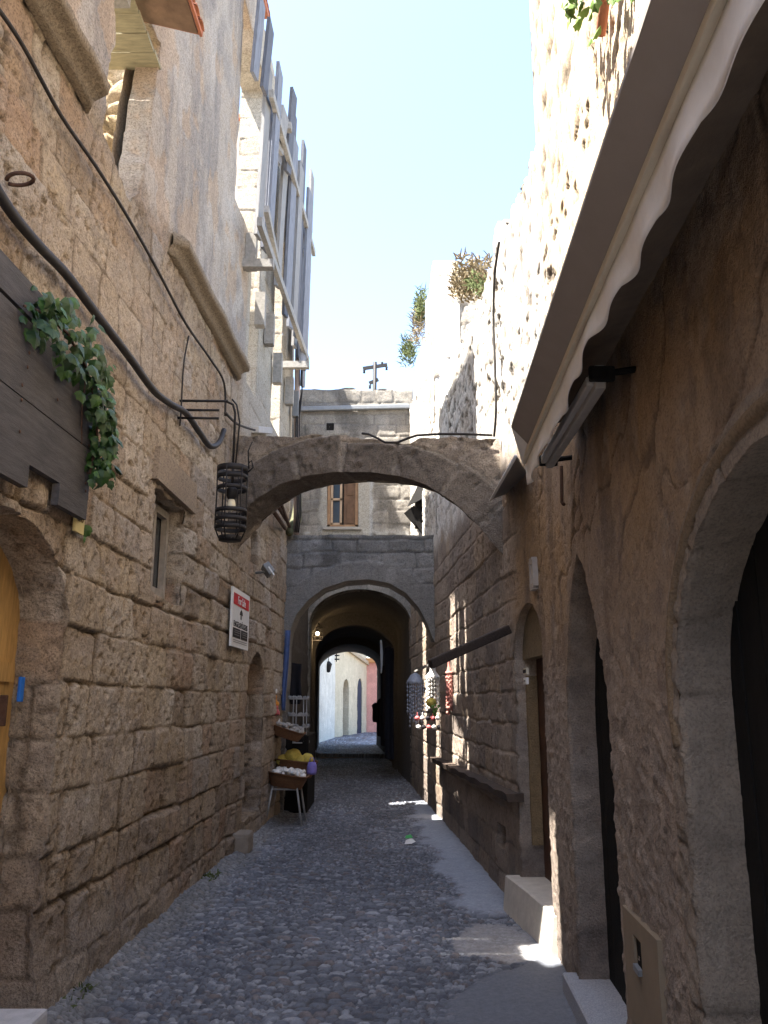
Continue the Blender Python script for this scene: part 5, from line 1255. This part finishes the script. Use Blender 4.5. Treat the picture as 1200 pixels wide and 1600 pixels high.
for i, (y_, n_) in enumerate(((1122, 6), (1136, 5))):
    for k in range(n_):
        c = onY(652 + k * 8 + 2 * i, y_, 12.0); MB().blob(c, (.035, .03, .03), k + 10 * i, .3, 6).tube([c, c + UP * .08], .003, 4).build('trinket', (M_PINK, M_SHELL, M_DARKCLOTH)[(k + i) % 3], None,
            label='small %s trinket in the rows hung below the mobiles' % ('pink', 'white', 'black')[(k + i) % 3], cat='trinket', group='rows of trinkets under the mobiles')
mb = MB(); p = onY(640, 1322, 1); 
u_, f__, p__ = ray(640, 1323); t_ = EYE / -p__; g0 = Vector((u_ * t_, f__ * t_, .03))
lt = thing('litter', g0, 'crumpled white and green paper lying on the cobbles', 'litter')
mb = MB(); mb.add([g0 + Vector(v) for v in ((-.06, -.03, .0), (.02, -.05, .01), (.07, 0, .025), (.03, .05, .05), (-.04, .04, .035), (0, 0, .055))], [(0, 1, 5), (1, 2, 5), (2, 3, 5), (3, 4, 5), (4, 0, 5)]); mb.build('paper', M_WHITE, lt)
mb = MB(); mb.add([g0 + Vector(v) for v in ((-.05, .05, .05), (.04, .05, .055), (.02, .10, .085), (-.04, .09, .075))], [(0, 1, 2, 3)]); mb.build('wrapper', M_GREENP, lt)

# ------------------------------------------------------------------ details of the far street
def cpt(s, z, d=.05): return Vector((ca.x + cd.x * s + cn.x * d, ca.y + cd.y * s + cn.y * d, z))
mb = MB(); mb.beam(cpt(.0, 4.1, .08), cpt(6.3, 3.4, .08), .12, .16); mb.build('string_course', mat('tan_course', (.36, .29, .2)), cream_house)
mb = MB()
for k in range(9): mb.ring(Vector((-2.0, 35.2, 3.3 + k * .16)), .13, .05, .02, 12)
mb.tube([(-2.0, 35.2, 3.2), (-2.0, 35.2, 4.9)], .02); mb.build('hanging_spiral', M_IRON, None, label='black wire spiral ornament hanging in the bright street', cat='ornament')
c = Vector((-2.18, 33.0, 2.9)); t = thing('street_lantern', c, 'small black street lantern on the whitewashed house', 'lantern')
MB().lathe(c, [(0, -.22), (.07, -.2), (.13, .08), (.15, .1), (.06, .2), (0, .24)], 8).build('lamp_body', M_IRON, t); MB().tube([c + UP * .24, c + Vector((0, 0, .4)), c + Vector((-.18, 0, .42))], .015).build('bracket', M_IRON, t)
MB().box((.75, 41.5, 3.55), (3.4, .25, .22), bev=.04).build('cornice', mat('ochre_cornice', (.48, .24, .10)), pink_house)
MB().box((-.25, 43.2, 4.1), (.55, .5, 1.0), bev=.03).build('chimney', mat('grey_chimney', (.2, .18, .17)), pink_house)
MB().box((.55, 41.45, 2.6), (1.1, .14, .1), bev=.02).build('door_hood', M_ORNG, pink_house)
